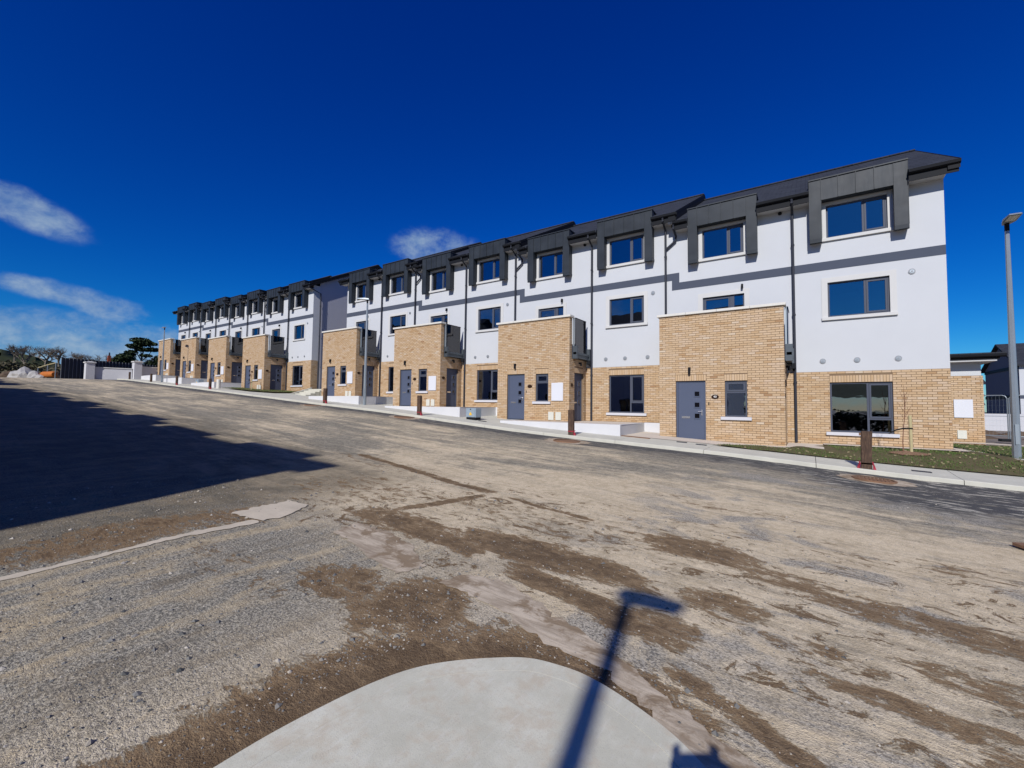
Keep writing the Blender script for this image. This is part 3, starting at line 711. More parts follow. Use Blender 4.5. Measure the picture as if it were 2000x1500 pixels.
def bay(pi_, kind):
    AR, AL, BL, zb, sx, sz, PR, PL = PAIRS[pi_]
    xr, xl = (AR, AL) if kind == 'A' else (AL, BL)
    z = lambda t: zb + sz * (t - 4.9)
    block = 'right-hand' if pi_ < 4 else 'left-hand'; k = pi_ % 4; num = 2 * k + (0 if kind == 'A' else 1)
    if kind == 'A':
        what = ('end house of the right-hand terrace with a wide brick-faced ground floor beside the lawn' if pi_ == 0 else
                'house next to the steps at the right end of the left-hand terrace' if pi_ == 4 else
                'white house without porch, %s from the right in the %s terrace' % (ORD[num], block))
    else:
        what = 'white three-storey house with brick porch numbered 40' if pi_ == 0 else 'white house with brick porch and balcony, %s from the right in the %s terrace' % (ORD[num], block)
    h = thing('terraced_house', what, 'house', ((xl + xr) / 2, D, z(-1.12)), 'stepped terrace of white houses')
    single = (pi_ == 0) or (pi_ == 1 and kind == 'A')
    end_r = kind == 'A' and pi_ in (0, 4); end_l = kind == 'B' and pi_ in (3, 7)
    # openings
    if kind == 'A':
        cx = xr - (3.38 - 1.32) * (xr - xl) / 3.78; hw = .78 * sx; dw = 1.235 * sx; dcx = cx
        gf = (cx - hw, cx + hw, z(-.72), z(.88)); f1 = (cx - hw, cx + hw, z(3.03), z(4.18))
    else:
        cx = xl + (xr - xl) * .457; hw = .70 * sx; dw = 1.155 * sx; dcx = cx
        gf = None; f1 = (cx - hw, cx + hw, z(1.75), z(4.17))
    f2 = (cx - hw, cx + hw, z(5.67), z(6.78))
    zb0, zbt, zs = z(-1.12) - .12, z(1.24), z(6.9)
    ybrick = D - .016      # mortar plane; bricks stand 12 mm proud of it
    # upper wall
    mb = MB(); wall_grid(mb, xl, xr, zbt, zs + .25, D, [f1, f2], .13)
    mb.build('rendered_wall', M['render'], h)
    # brick-faced ground floor
    b0, b1 = (xl, xr) if kind == 'A' else (PR - .02, xr)
    zfoot = z(-1.12) - (.06 if pi_ == 0 else .03)
    mb = MB(); hol = [gf] if gf else []
    wall_grid(mb, b0, b1, zb0 - .3, zbt, ybrick, hol, .146); mb.face(((b0, ybrick, zbt), (b1, ybrick, zbt), (b1, D + .01, zbt), (b0, D + .01, zbt)))
    if end_r: mb.face(((b1, ybrick, zb0 - .3), (b1, D + .3, zb0 - .3), (b1, D + .3, zbt), (b1, ybrick, zbt)))
    wall = mb.build('brick_wall', M['mortar'], h); WL[wall.name_full] = WL[h.name_full]
    sol = [(gf[0] - .0, gf[1] + .0, gf[3], gf[3] + .225 * sz)] if gf else []
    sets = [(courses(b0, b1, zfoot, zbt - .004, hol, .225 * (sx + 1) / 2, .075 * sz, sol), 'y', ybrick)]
    # body behind the facade
    mb = MB()
    zbk = z(7.05)
    mb.face(((xr, D + 10.8, zb0), (xl, D + 10.8, zb0), (xl, D + 10.8, zbk), (xr, D + 10.8, zbk)))
    mb.build('rear_wall', M['render'], h)
    ye, zeave, zr_top = 17.12, z(7.2), z(10.37)
    if end_r or end_l:
        xg = xr if end_r else xl; mb = MB(); e = D + 10.8; y0 = D + (.48 if pi_ == 4 else 0)
        pts = [(xg, y0, zb0 - .3), (xg, e, zb0 - .3), (xg, e, zeave - .1), (xg, RIDGE_Y, zr_top - .12), (xg, y0, zeave + (y0 - 17.12) * .54 - .15)]
        mb.face(pts if end_r else list(reversed(pts)))
        if pi_ == 4: mb.face(((xg, D, zbt), (xg, y0, zbt), (xg, y0, zeave), (xg, D, zeave)), 1)
        mb.build('gable_wall', [M['grey_render'] if pi_ == 4 else M['render'], M['render']], h)
        if pi_ == 4: sets.append((courses(ybrick, D + .48, zfoot, zbt - .004, [], .225 * sx, .075 * sz), 'x', xg + .002))
    # band round the house between first and second floor
    mb = MB(); zt, zl = z(4.9), z(4.61); yb = D - .006
    bl = xl
    if kind == 'B' and not end_l: bl = xl + .30
    br = xr if not (kind == 'A' and pi_ not in (0, 4)) else xr + .30
    mb.box(bl, br if kind == 'A' else xr, yb, D + .02, zl, zt)
    if kind == 'A' and pi_ not in (0, 4):     # the step down to the lower neighbour
        lo = PAIRS[pi_ - 1][3] - .29 * PAIRS[pi_ - 1][5]
        mb.box(xr + .02, xr + .30, yb, D + .02, lo, zl)
    if zt: mb.build('band', M['band'], h)
    # plaster surround of the first-floor opening, sills
    mb = MB(); a, b, c, d = f1; s_ = .165 * sx; lowz = c if kind == 'A' else z(3.2)
    y0, y1 = D - .016, D + .012
    mb.box(a - s_, a, y0, y1, lowz - (.02 if kind == 'A' else 0), d + s_); mb.box(b, b + s_, y0, y1, lowz - (.02 if kind == 'A' else 0), d + s_); mb.box(a, b, y0, y1, d, d + s_)
    mb.build('window_surround', M['cream'], h)
    a, b, c, d = f2; mb = MB(); mb.box(a - .10 * sx, a, y0, y1, c - .02, d + .08); mb.box(b, b + .10 * sx, y0, y1, c - .02, d + .08); mb.box(a, b, y0, y1, d, d + .08); mb.build('window_surround', M['cream'], h)
    window(h, *f2, D, 'two', True, 'cream', .14 * sx)
    if kind == 'A':
        window(h, *f1, D, 'two', True, 'cream', .17 * sx)
        window(h, *gf, D - .028, 'large', True, 'sill', .12 * sx)
    else: window(h, f1[0], f1[1], f1[2], f1[3], D, 'glazed_door', False)
    # eaves: soffit, fascia, gutter, each broken by the dormer
    d0, d1 = dcx - dw, dcx + dw
    ov_r = .25 if kind == 'A' else 0; ov_l = .25 if end_l else 0
    gr = xr + ov_r if end_r else (xr + .30 if kind == 'A' else xr)
    gl = xl - ov_l if end_l else (xl + .22 if kind == 'B' else xl)
    for a, b in ((gl, d0), (d1, gr)):
        mb = MB(); mb.box(max(a, xl - .2), min(b, xr + (.0 if end_r else .2)), 17.195, D + .0, z(6.885), z(6.93)); mb.build('soffit', M['soffit'], h)
        mb = MB(); mb.box(a, b, 17.165, 17.19, z(6.85), z(7.16)); mb.build('fascia', M['black'], h)
    for a, b in ((gl - (.05 if end_l or kind == 'B' else 0), d0), (d1, gr + (.03 if kind == 'A' else 0))):
        mb = MB(); mb.prism_x(gutter_profile(17.16, z(7.16)), a, b); mb.build('gutter', M['black'], h)
    # roof
    mb = MB(); sl_ = (zr_top - zeave) / (RIDGE_Y - ye); rx1, rx0 = xr + ov_r, xl - ov_l; th = .10
    ydorm = ye + (z(7.60) - zeave) / sl_ - .05
    zz = lambda y: zeave + (y - ye) * sl_
    for a, b, ys_ in ((rx0, d0, ye), (d0, d1, ydorm), (d1, rx1, ye)):
        lo = [(a, ys_, zz(ys_) - th), (b, ys_, zz(ys_) - th), (b, RIDGE_Y, zr_top - th), (a, RIDGE_Y, zr_top - th)]
        hi = [(p[0], p[1], p[2] + th) for p in lo]; mb.hexa(lo, hi)
    yb_ = 2 * RIDGE_Y - ye
    lo = [(rx0, RIDGE_Y, zr_top - th), (rx1, RIDGE_Y, zr_top - th), (rx1, yb_, zeave - th), (rx0, yb_, zeave - th)]; mb.hexa(lo, [(p[0], p[1], p[2] + th) for p in lo])
    roof = mb.build('roof', M['slate'], h); WL[roof.name_full] = WL[h.name_full]
    mb = MB(); mb.box(rx0, rx1, RIDGE_Y - .11, RIDGE_Y + .11, zr_top - .03, zr_top + .035); mb.build('ridge_tile', M['slate'], roof, bevel=.02)
    for xv, on in ((rx1, kind == 'A'), (rx0, end_l)):
        if not on: continue
        mb = MB(); s_ = .02 if xv == rx1 else -.02; a, b = (xv - .24, xv + .02) if xv == rx1 else (xv - .02, xv + .24)
        drop = .26 if (pi_ in (0, 4) and kind == 'A') or end_l else .34
        for y0_, y1_ in ((ye, RIDGE_Y), (RIDGE_Y, yb_)):
            q = lambda y: zz(y) if y <= RIDGE_Y else zz(2 * RIDGE_Y - y)
            lo = [(a, y0_, q(y0_) - drop), (b, y0_, q(y0_) - drop), (b, y1_, q(y1_) - drop), (a, y1_, q(y1_) - drop)]
            mb.hexa(lo, [(a, y0_, q(y0_) - .105), (b, y0_, q(y0_) - .105), (b, y1_, q(y1_) - .105), (a, y1_, q(y1_) - .105)])
            mb.hexa([(b - .012, y0_, q(y0_) - .104), (b + .006, y0_, q(y0_) - .104), (b + .006, y1_, q(y1_) - .104), (b - .012, y1_, q(y1_) - .104)] if xv == rx1 else [(a - .006, y0_, q(y0_) - .104), (a + .012, y0_, q(y0_) - .104), (a + .012, y1_, q(y1_) - .104), (a - .006, y1_, q(y1_) - .104)],
                    [(b - .012, y0_, q(y0_) + .012), (b + .006, y0_, q(y0_) + .012), (b + .006, y1_, q(y1_) + .012), (b - .012, y1_, q(y1_) + .012)] if xv == rx1 else [(a - .006, y0_, q(y0_) + .012), (a + .012, y0_, q(y0_) + .012), (a + .012, y1_, q(y1_) + .012), (a - .006, y1_, q(y1_) + .012)])
        mb.build('verge', M['black'], roof)
    # zinc dormer: a box over the window with two legs running down beside it
    yf = 17.27; lw = .33 * sx; zt_, zi, zl_ = z(7.57), z(6.88), z(5.46)
    mb = MB(); yd = ydorm + .35
    mb.box(d0 + .012, d1 - .012, yf + .022, yd, zi + .01, zt_)
    for a, b in ((d0 + .012, d0 + lw - .012), (d1 - lw + .012, d1 - .012)): mb.box(a, b, yf + .022, D + .01, zl_ + .10, zi + .02)
    dm = mb.build('dormer', M['zinc'], h); WL[dm.name_full] = WL[h.name_full]
    n = 4; pw = (d1 - d0 - 2 * lw) / n
    for i in range(n):
        a = d0 + lw + i * pw; q = MB(); q.box(a + .006, a + pw - .006, yf + .004, yf + .02, zi, zt_ - .004); q.box(a - .011, a + .009, yf - .022, yf + .02, zi, zt_ - .004); q.build('zinc_panel', M['zinc'], dm)
    for a, b in ((d0, d0 + lw), (d1 - lw, d1)):
        q = MB(); q.box(a + .006, b - .006, yf, yf + .02, zl_ + .14, zt_ - .004); q.box(a - .004, a + .006, yf - .012, yf + .2, zl_ + .14, zt_); q.box(b - .006, b + .004, yf - .012, yf + .2, zl_ + .14, zt_)
        q.prism_x([(yf - .006, zl_ + .145), (yf + .02, zl_ + .145), (D - .01, zl_ + .145), (D - .01, zl_ + .08), (yf + .03, zl_), (yf + .0, zl_ + .02)], a, b)
        q.build('zinc_leg', M['zinc'], dm)
    q = MB(); q.box(d0 - .02, d1 + .02, yf - .03, yd, zt_, zt_ + .045); q.build('capping', M['zinc'], dm, bevel=.006)
    # downpipes
    def pipe(pts, name='downpipe'):
        q = MB(); q.tube(pts, .042, 10)
        for t_ in (.9, 3.2, 5.6):
            p = pts[-1]; zc = z(t_)
            if p[2] < zc < pts[-2][2]: q.tube([(p[0], p[1], zc - .03), (p[0], p[1], zc + .03)], .054, 10)
        q.build(name, M['pipe'], h, smooth=False)
    yp = D - .085; foot = zpath(xl, 17.3) + .03
    if kind == 'A':
        pipe([(xl, 17.10, z(7.05)), (xl, 17.10, z(6.94)), (xl, yp, z(6.68)), (xl, yp, max(foot, z(-1.12) + .02))])
        if not end_r:
            xp = xr - .20; pipe([(xp, 17.10, z(7.05)), (xp, 17.10, z(6.94)), (xp, yp, z(6.68)), (xp, yp, z(1.4))])
        if pi_ == 4:      # the pipe that comes round the corner
            pipe([(xr + .15, 17.10, z(7.03)), (xr + .15, 17.12, z(6.9)), (xr + .09, D + .5, z(6.6)), (xr + .09, D + .5, z(-1.1))])
    elif not end_l:
        a = gl - .02; nz = PAIRS[pi_ + 1]; nx = nz[0] - .20
        pipe([(a, 17.10, z(7.05)), (a, 17.12, z(6.92)), (a, yp, z(6.72)), (a - .02, yp, z(6.55)), (nx + .02, yp, z(6.28))], 'swan_neck')
    # vents and small fittings
    def vent(x, t_, r=.085):
        q = MB(); q.disc_y(x, D, z(t_), r * sx, r * sx, .02, 0); q.disc_y(x, D - .02, z(t_), r * .62 * sx, r * .62 * sx, .012, 1); q.disc_y(x, D - .032, z(t_), r * .3 * sx, r * .3 * sx, .006, 0); q.build('vent', [M['vent'], M['steel']], h)
    if kind == 'A':
        vent(xr - .76 * sx, 4.22)
        for dx in (-.95, -.06, .93): vent(cx + dx * sx, 1.59)
    else:
        q = MB(); q.box(cx + .64 * sx - .03, cx + .64 * sx + .03, D - .10, D, z(4.36), z(4.5)); q.tube([(cx + .64 * sx, D - .1, z(4.44)), (cx + .64 * sx, D - .1, z(4.33))], .035, 8); q.build('wall_lamp', M['black'], h)
        q = MB(); q.disc_y(xr - .36, D, z(6.82), .06, .05, .07, 0); q.build('alarm_sensor', M['black'], h)
    if kind == 'B':
        # ---------------------------------------------------------------- porch with terrace on top
        pw_ = PR - PL; fx = lambda f: PL + pw_ * f
        dr = (fx(.149), fx(.402), z(-1.10), z(.93)); wn = (fx(.559), fx(.728), z(-.28), z(.91))
        yb = PF + .012; zf = z(-1.12) - .08; top = z(3.25); mid = z(1.56)
        mb = MB()
        wall_grid(mb, PL, PR, zf - .4, top, yb, [dr, wn], .13)
        mb.box(PL, PR, yb + .21, yb + .215, z(1.4), top); mb.face(((PL, yb, top), (PR, yb, top), (PR, yb + .21, top), (PL, yb + .21, top)))
        fd = (16.42, 17.28, z(-1.10), z(.95)); xf = PR - .012
        Y_ = (yb, yb + .21, fd[0], fd[1], D)
        def xq(y0, y1, z0, z1): mb.face(((xf, y0, z0), (xf, y1, z0), (xf, y1, z1), (xf, y0, z1)))
        xq(yb, yb + .21, zf - .4, top); xq(yb + .21, fd[0], zf - .4, mid); xq(fd[0], fd[1], fd[3], mid); xq(fd[1], D, zf - .4, mid); xq(fd[0], fd[1], zf - .4, fd[2])
        for y_ in fd[:2]: mb.face(((xf, y_, fd[2]), (xf, y_, fd[3]), (xf - .13, y_, fd[3]), (xf - .13, y_, fd[2])))
        mb.face(((xf, fd[0], fd[3]), (xf, fd[1], fd[3]), (xf - .13, fd[1], fd[3]), (xf - .13, fd[0], fd[3])))
        mb.face(((PL, D, zf - .4), (PL, yb, zf - .4), (PL, yb, top), (PL, D, top)))
        pwall = mb.build('porch_wall', M['mortar'], h); WL[pwall.name_full] = WL[h.name_full]
        sold = [(dr[0] - .02, dr[1] + .02, dr[3], dr[3] + .215 * sz), (wn[0] - .02, wn[1] + .02, wn[3], wn[3] + .215 * sz)]
        bw, bh = .225 * (sx + 1) / 2, .075 * sz
        psets = [(courses(PL, PR, zf, top, [dr, wn], bw, bh, sold), 'y', yb)]
        fb = courses(yb - .024, D - .02, zf, top, [fd, (yb + .21, D, mid, top + .2)], .225, bh, [(fd[0], fd[1], fd[3], fd[3] + .215 * sz)])
        psets.append((fb, 'x', xf)); psets += sets
        lay_bricks(h, pwall, psets, single)
        front_door(h, *dr, PF)
        window(h, *wn, PF, 'small', True, 'sill', .13)
        # doors of the upper dwelling, in the flank
        mb = MB(); xd = xf - .07
        mb.box(xd - .06, xd, fd[0], fd[0] + .055, fd[2], fd[3]); mb.box(xd - .06, xd, fd[1] - .055, fd[1], fd[2], fd[3]); mb.box(xd - .06, xd, fd[0] + .055, fd[1] - .055, fd[3] - .055, fd[3]); mb.box(xd - .05, xd - .012, fd[0] + .058, fd[1] - .058, fd[2] + .02, fd[3] - .058)
        do = mb.build('door', M['door'], h); WL[do.name_full] = WL[h.name_full]
        wy = fd[1] - fd[0] - .11; hz = fd[3] - fd[2]
        for k_ in range(3):
            yc = fd[0] + .055 + wy * .74; zc = fd[2] + hz * (.78 - .19 * k_); q = MB(); s_ = .10
            q.box(xd - .012, xd + .004, yc - s_, yc + s_, zc - s_, zc - s_ + .028); q.box(xd - .012, xd + .004, yc - s_, yc + s_, zc + s_ - .028, zc + s_); q.box(xd - .012, xd + .004, yc - s_, yc - s_ + .028, zc - s_ + .028, zc + s_ - .028); q.box(xd - .012, xd + .004, yc + s_ - .028, yc + s_, zc - s_ + .028, zc + s_ - .028)
            q.box(xd - .012, xd - .006, yc - s_ + .028, yc + s_ - .028, zc - s_ + .028, zc + s_ - .028, 1); q.build('pane', [M['door'], M['door_glass']], do)
        q = MB(); q.box(xd - .012, xd, fd[0] + .055 + wy * .14, fd[0] + .055 + wy * .48, fd[2] + hz * .37, fd[2] + hz * .40); q.build('letter_plate', M['chrome'], do)
        # coping of the parapet
        mb = MB(); c0 = PL - .07; c1 = PR + .07; nseg = 4
        for i in range(nseg):
            a = c0 + (c1 - c0) * i / nseg; b = c0 + (c1 - c0) * (i + 1) / nseg - .006; mb.box(a, b, PF - .07, PF + .30, top, top + .085)
        mb.build('coping', M['coping'], h, bevel=.006)
        mb = MB(); mb.box(PL + .05, PR - .02, yb + .2, D - .01, z(1.5), z(1.62)); mb.build('terrace_deck', M['coping'], h)
        # glass balustrade on steel brackets over the flank
        mb = MB(); x0_, x1_ = PR + .002, PR + .17
        mb.box(x0_, x1_, 16.20, D - .02, z(1.55), z(1.70)); mb.box(x0_ + .05, x1_ + .03, 16.18, D - .02, z(1.70), z(1.80))
        bal = mb.build('balcony_edge', M['steel_dark'], h, bevel=.004); WL[bal.name_full] = WL[h.name_full]
        for y_ in (16.18, D - .16):
            q = MB(); q.box(x0_ + .02, x1_ + .05, y_, y_ + .11, z(1.52), z(2.05)); q.build('bracket', M['steel_dark'], bal)
        q = MB(); q.box(x0_ + .07, x0_ + .10, 16.30, D - .30, z(1.80), z(3.24)); q.box(x0_ + .06, x0_ + .11, 16.28, D - .28, z(3.24), z(3.265), 1); q.build('glass_panel', [M['dark_glass'], M['black']], bal)
        q = MB(); q.box(x0_ + .02, x0_ + .07, 16.20, 16.27, z(1.72), z(3.25)); q.build('post', M['steel'], bal)
        q = MB(); q.box(x1_ - .04, x1_ + .09, D - .25, D - .06, z(1.36), z(1.54)); q.tube([(x1_ + .02, D - .12, z(1.42)), (xr - .02, D - .085, z(1.28))], .035, 8); q.build('hopper', M['black'], bal)
        # fittings on the porch
        q = MB(); lx = fx(.27); q.box(lx - .035, lx + .035, PF - .1, PF, z(1.30), z(1.40)); q.tube([(lx, PF - .08, z(1.36)), (lx, PF - .08, z(1.17))], .042, 10); q.build('wall_lamp', M['black'], h)
        q = MB(); q.tube([(PR - .01, 16.85, z(1.38)), (PR + .09, 16.85, z(1.38)), (PR + .10, 16.85, z(1.26))], .045, 8); q.build('wall_lamp', M['black'], h)
        q = MB(); px, pz = fx(.48), z(.38); q.disc_y(px, PF - .004, pz, .115, .072, .018, 0, 24); pq = q.build('number_plaque', M['brown'], h); WL[pq.name_full] = WL[h.name_full]
        if pi_ == 0:
            cu = bpy.data.curves.new('digits', 'FONT'); cu.body = '40'; cu.size = .10; cu.align_x = 'CENTER'; cu.align_y = 'CENTER'; cu.extrude = .002
            tmp = bpy.data.objects.new('digits', cu); COL.objects.link(tmp); dg = bpy.context.evaluated_depsgraph_get(); me = bpy.data.meshes.new_from_object(tmp.evaluated_get(dg)); bpy.data.objects.remove(tmp)
            me.materials.clear(); me.materials.append(M['letter']); ob = bpy.data.objects.new('house_number', me); COL.objects.link(ob); ob.parent = pq; ob.location = Vector((px, PF - .026, pz)) - WL[h.name_full]; ob.rotation_euler = (pi / 2, 0, 0)
        q = MB(); A = [(PR + .018, 16.17 + .10 * cos(2 * pi * k_ / 20), z(.42) + .07 * sin(2 * pi * k_ / 20)) for k_ in range(20)]; q.face(A); B_ = [(PR, p[1], p[2]) for p in A]
        for k_ in range(20): q.face((A[k_], B_[k_], B_[(k_ + 1) % 20], A[(k_ + 1) % 20]))
        q.build('number_plaque', M['brown'], h)
        q = MB(); q.box(fx(.425), fx(.433), PF - .02, PF, z(.10), z(.2)); q.build('doorbell', M['black'], h)
        if pi_ > 0:
            q = MB(); q.box(fx(.775), fx(.925), PF - .035, PF, z(-.25), z(.51)); q.build('meter_box', M['white_plastic'], h, bevel=.008)
            for a, b in ((.735, .805), (.83, .90)): q = MB(); q.box(fx(a), fx(b), PF - .03, PF, z(-1.06), z(-.72)); q.build('service_box', M['cream_plastic'], h, bevel=.006)
    else: lay_bricks(h, wall, sets, single)
    return h

for i in range(len(PAIRS)):
    bay(i, 'A'); bay(i, 'B')
# ------------------------------------------------------------------ side extension at the right end of the terrace
ex = thing('side_extension', 'low flat-roofed brick extension with white meter box behind the end house', 'extension', (4.2, 22, -1.2))
EY = 22.0
mb = MB(); mb.box(3.39, 5.03, EY, EY + 5, -1.7, 1.27, 0, 'k'); ew = mb.build('brick_wall', M['mortar'], ex)
bs = courses(3.39, 5.03, -1.22, 1.26, [], .225, .075)
es = courses(EY - .012, EY + 4.9, -1.22, 1.26, [], .225, .075)
mb = MB()
for r in bs: brick_faces(mb, r, 'y', EY, .012, .01)
for r in es: brick_faces(mb, r, 'x', 5.03, .012, .01)
q = mb.build('brickwork', M['brick'], ew, tones=True); q['kind'] = 'stuff'
mb = MB(); mb.box(3.39, 5.0, EY + .01, EY + 5, 1.27, 1.75, 0, 'k'); mb.build('rendered_wall', M['render'], ex)
mb = MB(); mb.box(3.36, 5.30, EY - .42, EY + 5.2, 1.74, 1.80); mb.build('soffit', M['soffit'], ex)
mb = MB(); mb.box(3.36, 5.36, EY - .45, EY + 5.25, 1.80, 1.98); mb.build('fascia', M['black'], ex)
mb = MB(); mb.hexa([(3.36, EY - .5, 1.985), (5.5, EY - .5, 1.985), (5.5, EY + 5.3, 2.2), (3.36, EY + 5.3, 2.2)], [(3.36, EY - .5, 2.03), (5.5, EY - .5, 2.03), (5.5, EY + 5.3, 2.25), (3.36, EY + 5.3, 2.25)]); mb.build('roof', M['slate'], ex)
mb = MB(); mb.prism_x(gutter_profile(EY - .46, 1.97), 3.36, 5.5); mb.build('gutter', M['black'], ex)
mb = MB(); mb.box(4.27, 4.76, EY - .05, EY - .013, -.23, .42); mb.build('meter_box', M['white_plastic'], ex, bevel=.008)
mb = MB(); mb.box(4.34, 4.58, EY - .045, EY - .013, -.98, -.68); mb.build('service_box', M['cream_plastic'], ex, bevel=.006)

# ------------------------------------------------------------------ raised entrance platforms with white upstands
for i in (1, 2, 3, 5, 6, 7):
    AR, AL, BL, zb, sx, sz, PR, PL = PAIRS[i]; zt = zb + sz * (-1.12 - 4.9) + .03; xr = PAIRS[i - 1][7] - .93 * sx
    if i == 5: xr = -36.16 - .75
    xl = PL + (PR - PL) * .36; yf = 14.38
    pr_ = ('house %s' % ('' )).strip()
    t = thing('entrance_platform', 'white-edged raised platform at the %s porch from the right, %s terrace' % (ORD[i % 4], 'right-hand' if i < 4 else 'left-hand'), 'platform', ((xl + xr) / 2, 16, zt), 'raised platforms at the doors')
    mb = MB(); n = 8; wd = .15
    mb.box(xl, xr, yf, yf + wd, zt - 1.0, zt, 0); mb.box(xr - wd, xr, yf + wd, 17.0, zt - 1.0, zt, 0)
    mb.box(xr - .0, PAIRS[i - 1][7] + .02, 17.0, 17.15, zt - 1.2, zt + .01, 0)
    mb.build('upstand', M['upstand'], t, bevel=.008)
    mb = MB(); mb.box(PR + .02, xr - wd - .004, yf + wd + .004, 17.56, zt - .3, zt - .012); mb.box(xr - wd, xr, 17.004, 17.56, zt - .3, zt - .012); mb.box(xl, PR + .018, yf + wd + .004, PF - .016, zt - .3, zt - .013); mb.build('paving', M['paving'], t)

# paving in front of the first porch and round the end house
mb = MB()
def pave(x0, x1, y0, y1, lift=.012):
    n = max(1, int((x1 - x0) / .6)); m_ = max(1, int((y1 - y0) / .5))
    for i in range(n):
        for j in range(m_):
            a, b = x0 + (x1 - x0) * i / n, x0 + (x1 - x0) * (i + 1) / n; c, d = y0 + (y1 - y0) * j / m_, y0 + (y1 - y0) * (j + 1) / m_
            mb.face(((a, c, zpath(a, c) + lift), (b, c, zpath(b, c) + lift), (b, d, zpath(b, d) + lift), (a, d, zpath(a, d) + lift)))
pave(-5.38, -.62, 14.75, 15.93); pave(-5.38, -4.49, 15.93, 16.99); pave(-.62, .32, 15.55, 17.55, .03); pave(.33, 3.6, 17.0, 17.55, .06)
o = mb.build('paving', M['paving'], None); o['kind'] = 'structure'
mb = MB(); Z0 = -1.095
for poly in ([(3.42, 17.65), (3.42, 18.6), (3.9, 17.3), (4.15, 15.75), (3.95, 15.6)], [(3.42, 21.2), (3.42, 21.9), (5.2, 21.9), (9.5, 18.2), (9.2, 17.8), (5.0, 21.2)]):
    mb.face([(x, y, Z0 - (17.6 - y) * .07 if y < 17.6 else Z0) for x, y in poly])
o = mb.build('garden_path', M['paving'], None); o['kind'] = 'structure'

# ------------------------------------------------------------------ lawns
def lawn(name, poly, seed, n, lift=.02, label=''):
    bm = bmesh.new(); vs = [bm.verts.new((x, y, 0)) for x, y in poly]; bm.faces.new(vs); bmesh.ops.triangulate(bm, faces=bm.faces)
    for _ in range(3): bmesh.ops.subdivide_edges(bm, edges=[e for e in bm.edges if e.calc_length() > .5], cuts=1); bmesh.ops.triangulate(bm, faces=bm.faces)
    for v in bm.verts: v.co.z = zpath(v.co.x, v.co.y) + lift + .012 * sin(5 * v.co.x + 3 * v.co.y)
    bmesh.ops.recalc_face_normals(bm, faces=bm.faces)
    me = bpy.data.meshes.new(name); bm.to_mesh(me); bm.free(); me.materials.append(M['soil'])
    if sum(p.normal.z for p in me.polygons) < 0: me.flip_normals()
    o = bpy.data.objects.new(name, me); COL.objects.link(o); o['kind'] = 'structure'
    r = random.Random(seed); mb = MB(); X = [p[0] for p in poly]; Y = [p[1] for p in poly]
    def inside(x, y):
        c = False; j = len(poly) - 1
        for i in range(len(poly)):
            (xi, yi), (xj, yj) = poly[i], poly[j]
            if (yi > y) != (yj > y) and x < (xj - xi) * (y - yi) / (yj - yi) + xi: c = not c
            j = i
        return c
    k = 0
    while k < n:
        x, y = r.uniform(min(X), max(X)), r.uniform(min(Y), max(Y))
        if not inside(x, y): continue
        k += 1
        den = .5 + .5 * sin(1.9 * x + .7 * sin(2.3 * y)) * sin(2.7 * y + 1.1 * x)
        if r.random() > .35 + .65 * den: continue
        z = zpath(x, y) + lift + .012 * sin(5 * x + 3 * y) - .004; a = r.uniform(0, 2 * pi); h = r.uniform(.02, .05) * (.6 + .6 * den); wd = r.uniform(.004, .008); lx, ly = r.gauss(0, .018), r.gauss(0, .018)
        mb.face(((x - wd * cos(a), y - wd * sin(a), z), (x + wd * cos(a), y + wd * sin(a), z), (x + lx, y + ly, z + h)), 0, r.choice((.1, .3, .45, .5, .6, .7, .95)) * (.7 + .3 * den))
    for q in range(int(n / 90)):
        x, y = r.uniform(min(X), max(X)), r.uniform(min(Y), max(Y))
        if inside(x, y): mb.box(x - .03 * r.random() - .01, x + .02, y - .02, y + .02 * r.random(), zpath(x, y) + lift, zpath(x, y) + lift + .025, 0, '', 1.0)
    g = mb.build('grass', M['grass'], None, tones=True); g['kind'] = 'stuff'; g['label'] = label
lawn('lawn', [(-2.45, 14.42), (-1.0, 14.36), (14, 14.36), (14, 21), (9.6, 17.6), (6.0, 20.6), (5.05, 21.1), (3.44, 21.1), (3.44, 18.7), (4.2, 15.7), (3.9, 15.5), (3.6, 17.05), (.42, 17.05), (.62, 15.5), (-.62, 15.5), (-1.9, 15.3)], 5, 60000, .03, 'thin new grass in front of the end house')
lawn('lawn', [(-35.9, 14.45), (-31.6, 14.45), (-29.8, 15.2), (-30.3, 17.4), (-32.5, 17.45), (-35.9, 15.85)], 6, 9000, .09, 'patch of grass beside the steps between the terraces')

# steps between the two terraces
st = thing('steps', 'grey concrete steps rising between the two terraces', 'steps', (-27.4, 16.6, .5))
for i in range(5):
    mb = MB(); y0 = 16.0 + i * .32; mb.box(-29.2, -27.3, y0, y0 + .34, 0, .42 + .11 * (i + 1)); mb.build('step', M['concrete'], st)
mb = MB(); mb.box(-29.2, -25.6, 17.62, 28, 0, .98); mb.build('landing', M['concrete'], st)
mb = MB(); mb.hexa([(-29.4, 15.7, 0), (-29.21, 15.7, 0), (-29.21, 17.55, 0), (-29.4, 17.55, 0)], [(-29.4, 15.7, .50), (-29.21, 15.7, .50), (-29.21, 17.55, 1.08), (-29.4, 17.55, 1.08)]); mb.build('side_wall', M['concrete'], st)

